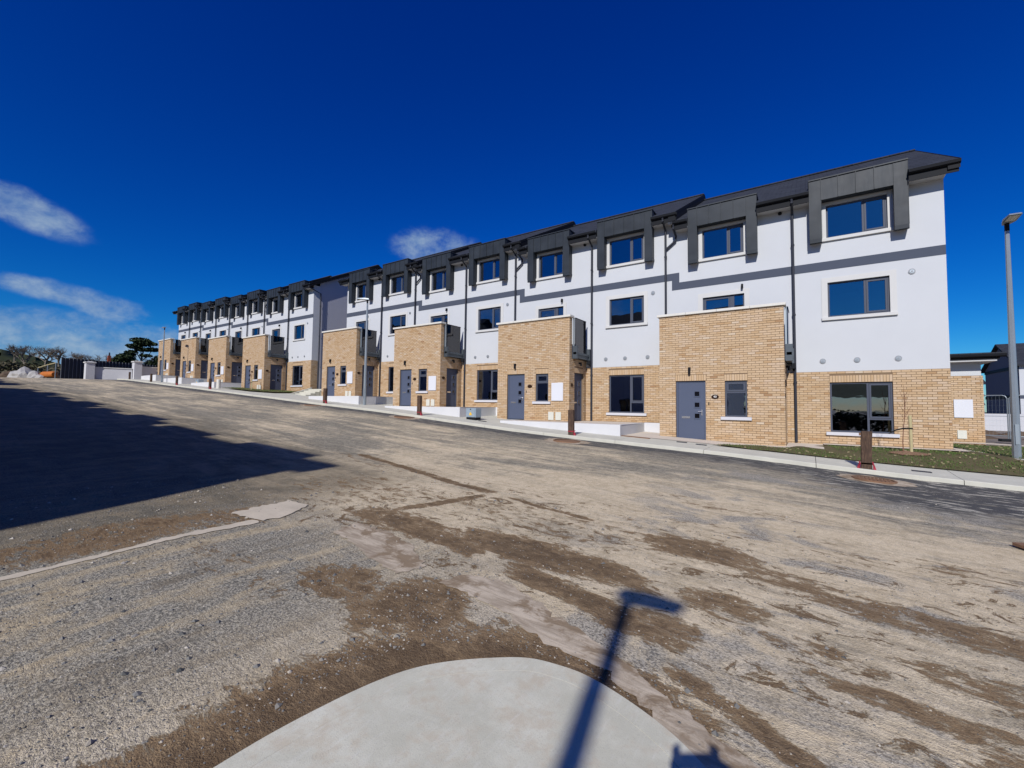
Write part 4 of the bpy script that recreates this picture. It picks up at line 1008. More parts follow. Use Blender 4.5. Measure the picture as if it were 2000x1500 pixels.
# ------------------------------------------------------------------ timber marker posts along the kerb
posts = [(1.06, .90, 'tallest timber marker post with red tape, at the kerb before the end house', .2, .02),
         (-6.58, .87, 'timber post with red tape at the kerb before the second porch from the right', .19, -.01),
         (-13.76, .86, 'dark timber post at the kerb left of the grey electricity cabinet', .19, .0),
         (-20.67, .80, 'dark timber post at the kerb left of the middle lamp post', .2, .01),
         (-34.39, .76, 'dark timber post at the kerb just left of the short white post', .19, .0),
         (-40.33, .72, 'dark timber post at the kerb before the cabinet of the far terrace', .19, .015),
         (-45.88, .72, 'dark timber post beside the farthest lamp post', .19, 0),
         (-51.4, .70, 'farthest dark timber post, in front of the pale boundary wall', .19, 0)]
for i, (x, h, lab, wd, lean) in enumerate(posts):
    z = zpath(x, 13.2) - .03; r = random.Random(i); y = 13.16
    t = thing('timber_post', lab, 'post', (x, y, z), 'timber posts along the kerb')
    bm = bmesh.new(); bmesh.ops.create_cube(bm, size=1); bmesh.ops.subdivide_edges(bm, edges=bm.edges, cuts=3, use_grid_fill=True)
    for v in bm.verts:
        v.co.x *= wd; v.co.y *= .12; v.co.z = (v.co.z + .5) * (h + .25) - .25
        v.co.x += lean * v.co.z + r.gauss(0, .004); v.co.y += r.gauss(0, .004)
        if v.co.z > h - .02: v.co.z += r.uniform(-.012, .006)
    me = bpy.data.meshes.new('shaft'); bm.to_mesh(me); bm.free(); me.materials.append(M['timber'])
    o = bpy.data.objects.new('shaft', me); COL.objects.link(o); o.parent = t; bv = o.modifiers.new('b', 'BEVEL'); bv.width = .008; bv.limit_method = 'ANGLE'
    if i < 6:
        for s_ in (-1, 1):
            if i and s_ < 0: continue
            mb = MB(); a = s_ * (wd / 2 + .005); pz = [0.0, .09, .16, .20 if i else .17]
            mb.face([(x + a + s_ * .015, y - .07, z + .01), (x + a + s_ * .075, y - .05, z + .005), (x + a + s_ * .05, y - .03, z + .10), (x + a + s_ * .01, y - .06, z + .21)])
            mb.face([(x + a + s_ * .075, y - .05, z + .005), (x + a + s_ * .06, y + .05, z + .0), (x + a + s_ * .03, y + .03, z + .14), (x + a + s_ * .05, y - .03, z + .10)])
            mb.face([(x + a, y - .075, z + .13), (x + a + s_ * .03, y - .07, z + .13), (x + a + s_ * .03, y + .06, z + .19), (x + a, y + .06, z + .19)])
            mb.face([(x - wd / 2, y - .068, z + .14), (x + wd / 2, y - .068, z + .14), (x + wd / 2, y - .068, z + .17), (x - wd / 2, y - .068, z + .17)])
            o = mb.build('tape', M['tape'], t); sm = o.modifiers.new('s', 'SOLIDIFY'); sm.thickness = .004
    if i == 0:
        mb = MB(); mb.box(x - wd / 2 - .02, x - wd / 2 + .012, y - .03, y + .04, z + h - .10, z + h - .04); mb.build('bracket', M['rust'], t)
mb = MB(); x = -35.7; z = zpath(x, 14.2); mb.tube([(x, 14.2, z - .1), (x, 14.2, z + .62), (x, 14.2, z + .66)], [.13, .13, .11], 14)
tag(mb.build('white_post', M['coping'], None, (x, 14.2, z), smooth=False), 'short white round post at the corner of the left-hand lawn', 'post')

# ------------------------------------------------------------------ manhole covers in the road
def manhole(x, y, r, lab, bars, seed):
    z = zr_(x, y); rr = random.Random(seed)
    t = thing('manhole_cover', lab, 'manhole cover', (x, y, z), 'manhole covers along the kerb')
    mb = MB(); n = 28; pts = [(x + (r * 1.45 + rr.uniform(-.03, .10)) * cos(2 * pi * k / n) * 1.15, y + (r * 1.3 + rr.uniform(-.03, .07)) * sin(2 * pi * k / n), 0) for k in range(n)]
    pts = [(p[0], p[1], zr_(p[0], p[1]) + .008) for p in pts]; mb.face(pts); mb.build('concrete_bed', M['strip'], t)
    mb = MB(); N = 32
    def ring(r0, r1, z0, z1, m=0):
        for k in range(N):
            a, b = 2 * pi * k / N, 2 * pi * (k + 1) / N
            P = lambda q, an, zz_: (x + q * cos(an), y + q * sin(an), zz_ + zroad(x + q * cos(an), y) - zroad(x, y))
            mb.face((P(r0, a, z1), P(r1, a, z1), P(r1, b, z1), P(r0, b, z1)), m); mb.face((P(r1, a, z0), P(r1, b, z0), P(r1, b, z1), P(r1, a, z1)), m)
    ring(r * .88, r, z - .02, z + .03); mb.build('frame', M['rust'], t)
    mb = MB(); ring(0.001, r * .86, z - .02, z + .016)
    if bars:
        for k in range(9):
            xx = x - r * .68 + k * r * .17; hh = sqrt(max(0, (r * .8) ** 2 - (xx - x) ** 2)); dz = zroad(xx, y) - zroad(x, y)
            for s_ in (-1, 1): mb.box(xx - .02, xx + .02, min(y + s_ * .03, y + s_ * hh), max(y + s_ * .03, y + s_ * hh), z + dz + .01, z + dz + .030)
    mb.build('lid', M['rust'], t)
manhole(1.10, 12.15, .38, 'round rusty ribbed manhole cover by the timber post before the end house', True, 1)
manhole(-6.28, 12.25, .42, 'round rusty manhole cover in a pale bed by the second timber post', False, 2)
manhole(-13.95, 12.5, .42, 'round rusty manhole cover by the timber post left of the cabinet', False, 3)
manhole(-20.6, 12.45, .40, 'round manhole cover by the timber post left of the middle lamp', False, 4)

# small covers let into the footpath
for x, y, a, b, lab in ((-3.35, 14.4, .30, .10, 'narrow dark drain cover in the path left of the numbered porch door'), (-2.75, 14.25, .30, .10, 'narrow dark drain cover in the path below the numbered porch door'), (2.1, 13.75, .34, .14, 'dark flat cover in the footpath at the lawn edge before the end house'),
                        (-4.9, 14.55, 1.0, .16, 'long brown drain channel at the foot of the first platform'), (-.95, 15.35, .42, .08, 'dark slot drain at the corner of the numbered porch'), (-11.0, 14.0, .34, .12, 'dark flat cover in the path near the electricity cabinet')):
    mb = MB(); n = 4
    z = zpath(x, y); f = lambda px, py: (px, py, zpath(px, py) + .02)
    mb.hexa([(p[0], p[1], p[2] - .02) for p in (f(x - a / 2, y - b / 2), f(x + a / 2, y - b / 2), f(x + a / 2, y + b / 2), f(x - a / 2, y + b / 2))], [f(x - a / 2, y - b / 2), f(x + a / 2, y - b / 2), f(x + a / 2, y + b / 2), f(x - a / 2, y + b / 2)])
    tag(mb.build('drain_cover', M['rust'] if a > .9 else M['pipe'], None, (x, y, z)), lab, 'drain cover', 'covers in the footpath')

# rusty plate at the right edge
mb = MB(); z = zr_(2.3, 7.95) + .0
mb.hexa([(2.02, 7.98, z + .03), (2.30, 7.45, z + .02), (3.2, 7.9, z + .0), (2.9, 8.5, z + .02)], [(2.02, 7.98, z + .07), (2.30, 7.45, z + .055), (3.2, 7.9, z + .03), (2.9, 8.5, z + .06)])
for k in range(3):
    a, b = Vector((2.02, 7.98, z + .074)).lerp(Vector((2.30, 7.45, z + .058)), .25 + .25 * k), Vector((2.9, 8.5, z + .064)).lerp(Vector((3.2, 7.9, z + .034)), .25 + .25 * k); mb.tube([a, b], .012, 5)
tag(mb.build('rusty_plate', M['rust'], None, (2.5, 7.9, z), bevel=.004), 'rust-brown ribbed iron plate lying on the dark road at the right edge', 'metal plate')

# ------------------------------------------------------------------ electricity cabinets
def cabinet(x, y, s, lab):
    z = zpath(x, y); t = thing('electricity_cabinet', lab, 'cabinet', (x, y, z), 'grey electricity cabinets')
    w_, d_, h_ = .42 * s, .30 * s, .78 * s
    mb = MB(); mb.box(x - w_, x + w_, y, y + d_ * 2, z + .16 * s, z + h_); mb.build('body', M['cabinet'], t, bevel=.012)
    mb = MB(); mb.box(x - w_ + .01, x + w_ - .01, y + .02, y + d_ * 2 - .02, z - .1, z + .16 * s); mb.build('base', M['black'], t)
    mb = MB(); mb.box(x - w_ + .03, x + w_ - .03, y - .018, y - .002, z + .19 * s, z + h_ - .05); d = mb.build('door', M['cabinet'], t, bevel=.004); WL[d.name_full] = WL[t.name_full]
    mb = MB(); mb.box(x - .02, x + .02, y - .035, y - .02, z + h_ * .9 - .02, z + h_ * .9 + .02); mb.build('lock', M['black'], d)
    mb = MB(); c = (x, y - .022, z + .40 * s); r_ = .115 * s
    mb.face([(c[0] - r_, c[1], c[2] - r_ * .8), (c[0] + r_, c[1], c[2] - r_ * .8), (c[0] + r_ * .6, c[1], c[2] + r_ * .5), (c[0], c[1], c[2] + r_), (c[0] - r_ * .6, c[1], c[2] + r_ * .5)]); mb.build('warning_sticker', M['yellow'], d)
cabinet(-11.62, 14.0, .62, 'small galvanised electricity cabinet with yellow sticker before the second platform')
cabinet(-40.6, 14.6, .62, 'small grey electricity cabinet on the path of the far terrace')

# ------------------------------------------------------------------ street lamps
def street_lamp(x, y, h, lab, head, r0=.10):
    z = zpath(x, y) if y > 13 else zroad(x, y) + .1; t = thing('street_lamp', lab, 'street lamp', (x, y, z), 'galvanised street lamps')
    mb = MB(); mb.tube([(x, y, z - .2), (x, y, z + 1.5)], [r0, r0 * .9], 8); mb.tube([(x, y, z + 1.5), (x, y, z + h - .10)], [r0 * .86, r0 * .5], 8)
    p = mb.build('pole', M['steel'], t); WL[p.name_full] = WL[t.name_full]
    mb = MB(); mb.box(x - .035, x + .035, y - r0 - .006, y - r0 + .03, z + .35, z + .85); mb.build('hatch', M['steel'], p)
    hx, hy = head; L = sqrt(hx * hx + hy * hy); ux, uy = hx / L, hy / L; px, py = -uy, ux; zt = z + h
    mb = MB(); mb.tube([(x, y, zt - .22), (x, y, zt - .02)], r0 * .55, 8, 0); mb.build('spigot', M['black'], t)
    mb = MB()
    def P(l, s_, q): return (x + ux * l + px * s_, y + uy * l + py * s_, zt + q)
    lo = [P(-.10, -.06, -.03), P(.12, -.13, -.02), P(L, -.12, .03), P(L, .12, .03), P(.12, .13, -.02), P(-.10, .06, -.03)]
    hi = [P(-.08, -.05, .04), P(.12, -.11, .06), P(L - .03, -.10, .07), P(L - .03, .10, .07), P(.12, .11, .06), P(-.08, .05, .04)]
    mb.hexa(lo, hi) if (ux * py - uy * px) > 0 else mb.hexa(list(reversed(lo)), list(reversed(hi))); hd = mb.build('head', M['steel'], t); WL[hd.name_full] = WL[t.name_full]
    mb = MB(); mb.face([P(.15, -.09, -.018), P(L - .05, -.09, .018), P(L - .05, .09, .018), P(.15, .09, -.018)]); mb.build('lens', M['cream_plastic'], hd)
    return t
street_lamp(4.26, 16.24, 6.02, 'tall galvanised street lamp on the grass at the right edge', (.03, -.50), .087)
street_lamp(-19.3, 14.55, 5.6, 'galvanised street lamp with flat head before the white wall between the terraces', (-.55, -.25), .085)
street_lamp(-46.2, 14.0, 4.75, 'farthest galvanised street lamp, before the last porch of the far terrace', (-.7, .1), .075)
street_lamp(.48, -4.65, 6.2, 'street lamp behind the photographer whose shadow crosses the pavement', (.44, -.04), .10)

# ------------------------------------------------------------------ young trees with stakes
def sapling(x, y, h, sh, lab, seed):
    z = zpath(x, y) + .03; r = random.Random(seed); t = thing('sapling', lab, 'young tree', (x, y, z))
    mb = MB(); mb.tube([(x + .10, y, z - .1), (x + .09, y, z + sh)], .036, 10); mb.build('stake', M['stake'], t)
    mb = MB(); stem = [(x - .06, y, z - .02), (x - .07, y, z + .3), (x - .045, y, z + .7), (x - .01, y, z + 1.0), (x + .0, y, z + h)]
    mb.tube(stem, [.014, .012, .010, .008, .004], 6)
    for k in range(13):
        b = z + .85 + (h - .9) * k / 13; a = r.uniform(0, 2 * pi); L = r.uniform(.14, .34)
        p0 = Vector((x - .02, y, b)); p1 = p0 + Vector((cos(a) * L * .45, sin(a) * L * .45, L * .7)); p2 = p1 + Vector((cos(a) * L * .2, sin(a) * L * .2, L * .5)); mb.tube([p0, p1, p2], [.005, .004, .0025], 4)
    mb.build('stem', M['stem'], t)
    mb = MB(); mb.tube([(x - .36, y - .05, z + sh * .50), (x - .22, y - .04, z + sh * .60), (x - .06, y - .03, z + sh * .655), (x + .14, y - .035, z + sh * .66)], [.012, .02, .022, .018], 6); mb.build('tie', M['rubber'], t)
    mb = MB(); n = 18; pts = [(x + .05 + .42 * cos(2 * pi * k / n) * r.uniform(.8, 1.2), y + .26 * sin(2 * pi * k / n) * r.uniform(.8, 1.2)) for k in range(n)]
    for k in range(n):
        a, b = pts[k], pts[(k + 1) % n]; mb.face(((a[0], a[1], zpath(*a) + .035), (b[0], b[1], zpath(*b) + .035), (x, y, z + .07)))
    mb.build('mulch', M['mulch'], t)
sapling(2.12, 15.75, 1.62, 1.02, 'leafless sapling tied to a pale stake on the lawn before the end house', 4)
sapling(-33.0, 15.2, 1.2, .85, 'thin sapling with pale stake on the left-hand lawn', 9)

# ------------------------------------------------------------------ houses across the street, behind the camera
FY = -6.64
def opposite(kind):
    w_ = 3.78 if kind == 'A' else 4.05; xr, xl = 0.0, -w_
    h = thing('terraced_house', 'x', 'house', (0, 0, 0), 'houses across the street behind the camera')
    h['label'] = 'white terraced house behind the camera, in the row casting the stepped shadow'
    cx = xr - (2.06 if kind == 'A' else 2.2); hw = .75; dw = 1.235 if kind == 'A' else 1.155
    holes = [(cx - hw, cx + hw, -.9, .7), (cx - hw, cx + hw, 3.0, 4.15), (cx - hw, cx + hw, 5.65, 6.78)]
    mb = MB(); mb.box(xl, xr, -10.8, 0, -2.2, 6.9); mb.build('wall', M['render'], h)
    for a, b, c, d in holes:
        mb = MB(); mb.box(a, b, -.02, .03, c, d); f = mb.build('window', M['frame'], h); mb = MB(); mb.box(a + .06, cx + .1, .031, .04, c + .06, d - .06); mb.box(cx + .18, b - .06, .031, .04, c + .06, d - .06); mb.build('pane', M['door_glass'], f)
    mb = MB(); ov = .25 if kind == 'A' else 0
    for s_ in (1, -1):
        y0, y1 = (.48, -5.4) if s_ == 1 else (-11.28, -5.4)
        lo = [(xl, y0, 7.07), (xr + ov, y0, 7.07), (xr + ov, y1, 10.25), (xl, y1, 10.25)]
        if s_ == 1: lo = list(reversed(lo))
        mb.hexa(lo, [(p[0], p[1], p[2] + .12) for p in lo])
    mb.face(((xr - .01, 0, 6.8), (xr - .01, -10.8, 6.8), (xr - .01, -5.4, 10.2))); mb.face(((xl + .01, 0, 6.8), (xl + .01, -5.4, 10.2), (xl + .01, -10.8, 6.8)))
    mb.build('roof', M['slate'], h)
    mb = MB(); mb.box(xl, xr + ov, -.0, .40, 6.87, 7.06); mb.box(xl, xr + ov, .40, .55, 7.02, 7.17); mb.build('gutter', M['black'], h)
    mb = MB(); mb.box(cx - dw, cx + dw, -.9, .34, 6.88, 7.62); mb.box(cx - dw, cx - dw + .33, .0, .34, 5.46, 6.87); mb.box(cx + dw - .33, cx + dw, .0, .34, 5.46, 6.87); mb.build('dormer', M['zinc'], h)
    return h
oa, ob_ = opposite('A'), opposite('B'); x = -5.47
for blk in range(2):
    for k in range(4):
        i = blk * 4 + k; zz_ = -.27 + .385 * i + (.30 if blk else 0); s_ = .84
        for proto, w_ in ((oa, 3.78), (ob_, 4.05)):
            first = (blk, k) == (0, 0); c = proto if first else copy_tree(proto)
            ss = 1.0 if first else s_
            c.location = (x, FY, zz_); c.scale = (ss, 1, 1); x -= w_ * ss
    x -= 3.6

def leaf_cloud(mb, c, rx, ry, rz, n, r, sz_):
    for _ in range(n):
        u = Vector((r.gauss(0, 1), r.gauss(0, 1), r.gauss(0, 1))).normalized() * r.random() ** .4
        p = Vector((c[0] + u.x * rx, c[1] + u.y * ry, c[2] + u.z * rz)); d1 = Vector((r.gauss(0, 1), r.gauss(0, 1), r.gauss(0, .5))).normalized() * sz_ * r.uniform(.6, 1.3); d2 = d1.cross(Vector((r.gauss(0, 1), r.gauss(0, 1), r.gauss(0, 1)))).normalized() * sz_ * .6
        mb.face((p - d1, p + d2, p + d1, p - d2), 0, r.random() * .8 + .1)

# foliage added out of view behind the camera to darken ground-floor reflections
mb = MB(); r = random.Random(77)
for k in range(150):
    x, y = r.uniform(-3.5, 24), r.uniform(-24, -21.5); z = zroad(x, -16) - .2
    leaf_cloud(mb, (x, y, z + r.uniform(.4, 2.0)), .9, .8, .8, 60, r, .2)
o = mb.build('added_hedge', M['needles'], None, tones=True); o['kind'] = 'stuff'; o['label'] = 'dark foliage added behind the camera to darken window reflections'

# ------------------------------------------------------------------ grey house beyond the fence at the right
fh = thing('detached_house', 'dark grey gabled house with white front behind the wire fence at the right', 'house', (20, 60, -1))
gx_, y0, y1, zb_, ze, zr__ = 15.3, 57, 66, -2.0, 4.2, 6.35
mb = MB(); mb.face(((gx_, y1, zb_), (gx_, y0, zb_), (gx_, y0, ze), (gx_, (y0 + y1) / 2, zr__), (gx_, y1, ze))); mb.build('gable_wall', M['far_grey'], fh)
mb = MB(); mb.face(((gx_, y0, zb_), (gx_ + 16, y0, zb_), (gx_ + 16, y0, ze), (gx_, y0, ze))); mb.face(((gx_ + 16, y0, zb_), (gx_ + 16, y1, zb_), (gx_ + 16, y1, ze), (gx_ + 16, (y0 + y1) / 2, zr__), (gx_ + 16, y0, ze))); mb.face(((gx_ + 16, y1, zb_), (gx_, y1, zb_), (gx_, y1, ze), (gx_ + 16, y1, ze))); mb.build('rendered_wall', M['render'], fh)
mb = MB(); ym = (y0 + y1) / 2
for a, b in ((y0 - .4, ym), (y1 + .4, ym)):
    lo = [(gx_ - .3, a, ze - .15), (gx_ + 16.3, a, ze - .15), (gx_ + 16.3, b, zr__ + .05), (gx_ - .3, b, zr__ + .05)]
    if a > b: lo = list(reversed(lo))
    mb.hexa(lo, [(p[0], p[1], p[2] + .16) for p in lo])
mb.build('roof', M['slate'], fh)
for zc in (3.85, 1.25):
    mb = MB(); mb.box(gx_ - .06, gx_ - .003, y0, y1, zc, zc + .28); mb.build('band', M['black'], fh)
mb = MB(); mb.box(gx_ - .02, gx_ + 15, y0 - .05, y0 - .004, 1.2, 1.45); mb.build('band', M['band'], fh)
for xx in (gx_ + 1.2, gx_ + 5.5):
    mb = MB(); mb.box(xx, xx + 1.8, y0 - .05, y0 - .003, -1.6, .6); mb.build('door', M['timber'], fh)
fh2 = thing('detached_house', 'second grey house showing only its white verges beside the first grey gable', 'house', (13.5, 70, -1))
mb = MB(); mb.box(13.2, 16, 70, 79, -2, 3.0); mb.build('rendered_wall', M['far_grey'], fh2)
mb = MB(); mb.hexa([(12.9, 69.6, 3.0), (16.2, 69.6, 3.0), (16.2, 74.5, 5.1), (12.9, 74.5, 5.1)], [(12.9, 69.6, 3.2), (16.2, 69.6, 3.2), (16.2, 74.5, 5.3), (12.9, 74.5, 5.3)]); mb.hexa([(12.9, 74.5, 5.1), (16.2, 74.5, 5.1), (16.2, 79.4, 3.0), (12.9, 79.4, 3.0)], [(12.9, 74.5, 5.3), (16.2, 74.5, 5.3), (16.2, 79.4, 3.2), (12.9, 79.4, 3.2)]); mb.build('roof', M['slate'], fh2)
for zc in (1.7, .7, -.3): mb = MB(); mb.hexa([(12.9, 69.4, zc), (16, 69.4, zc), (16, 70, zc + .3), (12.9, 70, zc + .3)], [(12.9, 69.4, zc + .1), (16, 69.4, zc + .1), (16, 70, zc + .4), (12.9, 70, zc + .4)]); mb.build('canopy', M['soffit'], fh2)
mb = MB(); mb.box(9.0, 34, 46, 46.25, -2.3, -.15); tag(mb.build('boundary_wall', M['wall_far'], None, (20, 46, -2)), 'low white boundary wall in front of the grey house at the right', 'wall')

# temporary wire fence
def heras(x0, y0, x1, y1, lab, bent=0):
    t = thing('wire_fence_panel', lab, 'fence panel', (x0, y0, -1.2), 'temporary wire fence panels'); z0, z1 = -1.18, .72
    def P(u, z): return (x0 + (x1 - x0) * u + bent * (z1 - z) * .12 * (u < .5), y0 + (y1 - y0) * u, z)
    mb = MB(); pts = [P(0, z0), P(0, z1 - .14), P(.02, z1 - .03), P(.05, z1), P(.95, z1), P(.98, z1 - .03), P(1, z1 - .14), P(1, z0)]; mb.tube(pts, .021, 6); mb.tube([P(0, z0 + .12), P(1, z0 + .12)], .018, 6); mb.tube([P(0, -.2), P(1, -.2)], .010, 5); mb.build('frame', M['steel'], t)
    mb = MB()
    L = sqrt((x1 - x0) ** 2 + (y1 - y0) ** 2); n = int(L / .11)
    for k in range(1, n): mb.tube([P(k / n, z0 + .12), P(k / n, z1)], .0013, 3, cap=False)
    for k in range(1, 8): zc = z0 + .12 + (z1 - z0 - .12) * k / 8; mb.tube([P(0, zc), P(1, zc)], .0013, 3, cap=False)
    q = mb.build('wire_mesh', M['steel'], t); q['kind'] = 'stuff'
    for u in (0, 1):
        mb = MB(); p = P(u, z0); mb.box(p[0] - .30, p[0] + .30, p[1] - .10, p[1] + .10, z0 - .12, z0 + .0); mb.build('foot', M['black'], t, bevel=.02)
heras(4.4, 29.0, 7.12, 28.0, 'wire fence panel with rounded corner just left of the right-hand lamp')
heras(7.16, 27.95, 10.6, 27.3, 'wire fence panel behind the right-hand lamp, cut by the picture edge')
mb = MB(); r = random.Random(2)
for k in range(60):
    x, y = r.uniform(5.5, 16), r.uniform(31, 43); s_ = r.uniform(.2, .9); z = -1.55
    p = [(x + s_ * 1.6 * cos(2 * pi * q / 7) * r.uniform(.7, 1.2), y + s_ * sin(2 * pi * q / 7) * r.uniform(.7, 1.2), z) for q in range(7)]
    for q in range(7): mb.face((p[q], p[(q + 1) % 7], (x, y, z + s_ * .55)))
o = mb.build('soil_heaps', M['debris_earth'], None); o['kind'] = 'stuff'; o['label'] = 'brown heaps of soil behind the wire fence'

# ------------------------------------------------------------------ end of the street at the left
bw_ = thing('boundary_wall', 'pale grey boundary wall with two capped pillars closing the street', 'wall', (-54.4, 12.8, 2.05))
def seg(p0, p1, z0, z1, th, name, m, capw=0):
    a, b = Vector(p0), Vector(p1); d = (b - a).normalized(); n_ = Vector((d.y, -d.x)) * th / 2; mb = MB()
    c = [a + n_, b + n_, b - n_, a - n_]; lo = [(q.x, q.y, z0) for q in c]; hi = [(q.x, q.y, z1) for q in c]
    if (b - a).cross(n_) > 0: lo.reverse(); hi.reverse()
    mb.hexa(list(reversed(lo)), list(reversed(hi))); mb.build(name, M[m], bw_)
P1_, P2_, P3_ = (-54.9, 11.15), (-54.0, 14.35), (-54.05, 17.5)
for i, (p, zt) in enumerate(((P1_, 3.42), (P2_, 3.72))):
    mb = MB(); mb.box(p[0] - .33, p[0] + .33, p[1] - .30, p[1] + .30, 1.6, zt); pl = mb.build('pillar', M['wall_far'], bw_); WL[pl.name_full] = WL[bw_.name_full]
    mb = MB(); mb.box(p[0] - .40, p[0] + .40, p[1] - .37, p[1] + .37, zt + .002, zt + .10); mb.hexa([(p[0] - .36, p[1] - .33, zt + .10), (p[0] + .36, p[1] - .33, zt + .10), (p[0] + .36, p[1] + .33, zt + .10), (p[0] - .36, p[1] + .33, zt + .10)], [(p[0] - .1, p[1] - .1, zt + .17), (p[0] + .1, p[1] - .1, zt + .17), (p[0] + .1, p[1] + .1, zt + .17), (p[0] - .1, p[1] + .1, zt + .17)]); mb.build('pillar_cap', M['cream'], pl)
for a, b, zt in ((P1_, P2_, 3.02), (P2_, P3_, 3.28)):
    seg((a[0] - .1, a[1] + .31), (b[0] - .1, b[1] - .31 if b is P2_ else b[1]), 1.6, zt, .22, 'wall_panel', 'wall_far')
    seg((a[0] - .1, a[1] + .31), (b[0] - .1, b[1] - .31 if b is P2_ else b[1]), zt + .002, zt + .08, .34, 'wall_cap', 'cream')
df = thing('dark_fence', 'dark boarded fence with pale battens behind the pale boundary wall', 'fence', (-58.5, 13, 2))
F0, F1 = Vector((-57.6, 9.75)), Vector((-60.2, 18.6)); n = 32
for k in range(n):
    a, b = F0.lerp(F1, k / n), F0.lerp(F1, (k + .93) / n); d = (F1 - F0).normalized(); nn = Vector((-d.y, d.x)) * .025
    mb = MB(); mb.hexa([(a.x, a.y, 1.6), (a.x - nn.x, a.y - nn.y, 1.6), (b.x - nn.x, b.y - nn.y, 1.6), (b.x, b.y, 1.6)], [(a.x, a.y, 3.93), (a.x - nn.x, a.y - nn.y, 3.93), (b.x - nn.x, b.y - nn.y, 3.93), (b.x, b.y, 3.93)]); mb.build('board', M['fence_dark'], df)
    mb = MB(); mb.tube([(a.x + .05, a.y, 1.6), (a.x + .05, a.y, 3.97)], .028, 5); mb.build('batten', M['fence_post'], df)
rl = thing('site_railing', 'thin pale railing left of the dark fence', 'railing', (-60.5, 9.5, 2.1))
pts = [(-58.2, 9.5, 3.45), (-60.6, 9.35, 3.35), (-63.2, 9.1, 3.15)]
mb = MB(); mb.tube(pts, .04, 6); mb.build('rail', M['stake'], rl)
for p in pts: mb = MB(); mb.tube([(p[0], p[1], 1.7), p], .035, 6); mb.build('post', M['steel'], rl)

def heap(x, y, z, w_, d_, h_, mat, name, lab, cat, seed, n=9, peaks=1):
    r = random.Random(seed); bm = bmesh.new(); bmesh.ops.create_icosphere(bm, subdivisions=3, radius=1)
    for v in bm.verts:
        f = 1 + .22 * sin(3.1 * v.co.x + seed) * cos(2.7 * v.co.y + seed) + r.gauss(0, .05)
        v.co = Vector((v.co.x * w_ * f, v.co.y * d_ * f, max(-.1, v.co.z) * h_ * f * (.6 + .4 * sin(2.6 * v.co.x * peaks + seed) ** 2)))
    me = bpy.data.meshes.new(name); bm.to_mesh(me); bm.free(); me.materials.append(M[mat]); o = bpy.data.objects.new(name, me); COL.objects.link(o); o.location = (x, y, z); tag(o, lab, cat); return o
heap(-62.5, 8.05, 2.0, 1.1, .9, 1.05, 'debris_white', 'rubble_pile', 'largest heap of white sheeting and rubble, at the end of the road', 'rubble', 3, peaks=2)
heap(-61.0, 8.75, 2.0, .75, .6, .72, 'debris_white', 'rubble_pile', 'smaller pale rubble heap between the white heap and the orange tank', 'rubble', 8)
heap(-66, 8.2, 2.0, 1.2, 1.2, .8, 'debris_earth', 'earth_bank', 'brown earth bank behind the white rubble heap', 'earth bank', 5)
heap(-66, 10.4, 2.0, 1.6, 1.4, 1.1, 'debris_earth', 'earth_bank', 'dark earth bank behind the orange tank', 'earth bank', 6)
ot = thing('orange_tank', 'orange plastic tank lying by the railing at the end of the road', 'tank', (-60.2, 9.35, 2.05))
mb = MB(); mb.tube([(-60.9, 9.15, 2.40), (-60.75, 9.17, 2.40), (-59.2, 9.55, 2.40), (-59.05, 9.58, 2.40)], [.20, .29, .29, .2], 14); mb.build('drum', M['orange'], ot, smooth=False)
mb = MB(); mb.tube([(-60.95, 9.14, 2.40), (-60.88, 9.16, 2.40)], [.27, .29], 14); mb.build('end_cap', M['yellow'], ot)
mb = MB(); mb.box(-60.9, -59.1, 9.1, 9.7, 1.75, 2.10); mb.build('cradle', M['debris_earth'], ot)
tr_ = thing('trestle', 'wooden trestle at the far left end of the road', 'trestle', (-58.2, 5.3, 2.1))
mb = MB(); mb.box(-58.6, -57.9, 4.75, 5.85, 2.98, 3.06); mb.build('top', M['stake'], tr_)
for sy in (4.9, 5.7):
    for sx_ in (-58.5, -58.0): mb = MB(); mb.tube([(sx_ + (.12 if sx_ > -58.2 else -.12), sy, 1.8), (sx_, sy, 2.98)], .06, 6); mb.build('leg', M['timber'], tr_)

# vegetation beyond
def at_az(a, d): return d * sin(radians(a)), d * cos(radians(a))
def bare_tree(seed, hgt, spread):
    """crown and trunk meshes in local coordinates, base at the origin"""
    r = random.Random(seed); tk, cr = MB(), MB()
    def grow(p, d, L, rad, lev):
        n = 3; pts = [p]; rs_ = [rad]
        for i in range(n):
            d = (d + Vector((r.gauss(0, .16), r.gauss(0, .16), r.gauss(.03, .08)))).normalized(); p = p + d * L / n; pts.append(p); rs_.append(rad * (1 - .4 * (i + 1) / n))
        (tk if lev < 2 else cr).tube(pts, rs_, 5 if lev < 2 else 3, cap=False)
        if lev >= 5: return
        for _ in range((5, 4, 4, 4, 3)[lev]):
            k = r.uniform(.35, 1.0); q = pts[0].lerp(pts[-1], k) if lev else pts[-1].lerp(pts[1], r.uniform(0, .5))
            a = r.uniform(0, 2 * pi); s_ = r.uniform(.5, 1.0) * spread
            grow(q, (d + Vector((cos(a) * s_, sin(a) * s_, r.uniform(-.1, .35)))).normalized(), L * r.uniform(.5, .72), rad * .52, lev + 1)
    grow(Vector((0, 0, -.5)), Vector((r.gauss(0, .05), r.gauss(0, .05), 1)), hgt * .42, hgt * .028, 0)
    return tk, cr
protos = []
for s_, sp_ in ((21, .95), (22, .8), (23, 1.1)):
    tk, cr = bare_tree(s_, 8.0, sp_); t = thing('bare_tree', 'x', 'tree', (0, 0, 0), 'leafless trees beyond the end of the road')
    tk.build('trunk', M['bark'], t); cr.build('crown', M['twig'], t); protos.append(t)
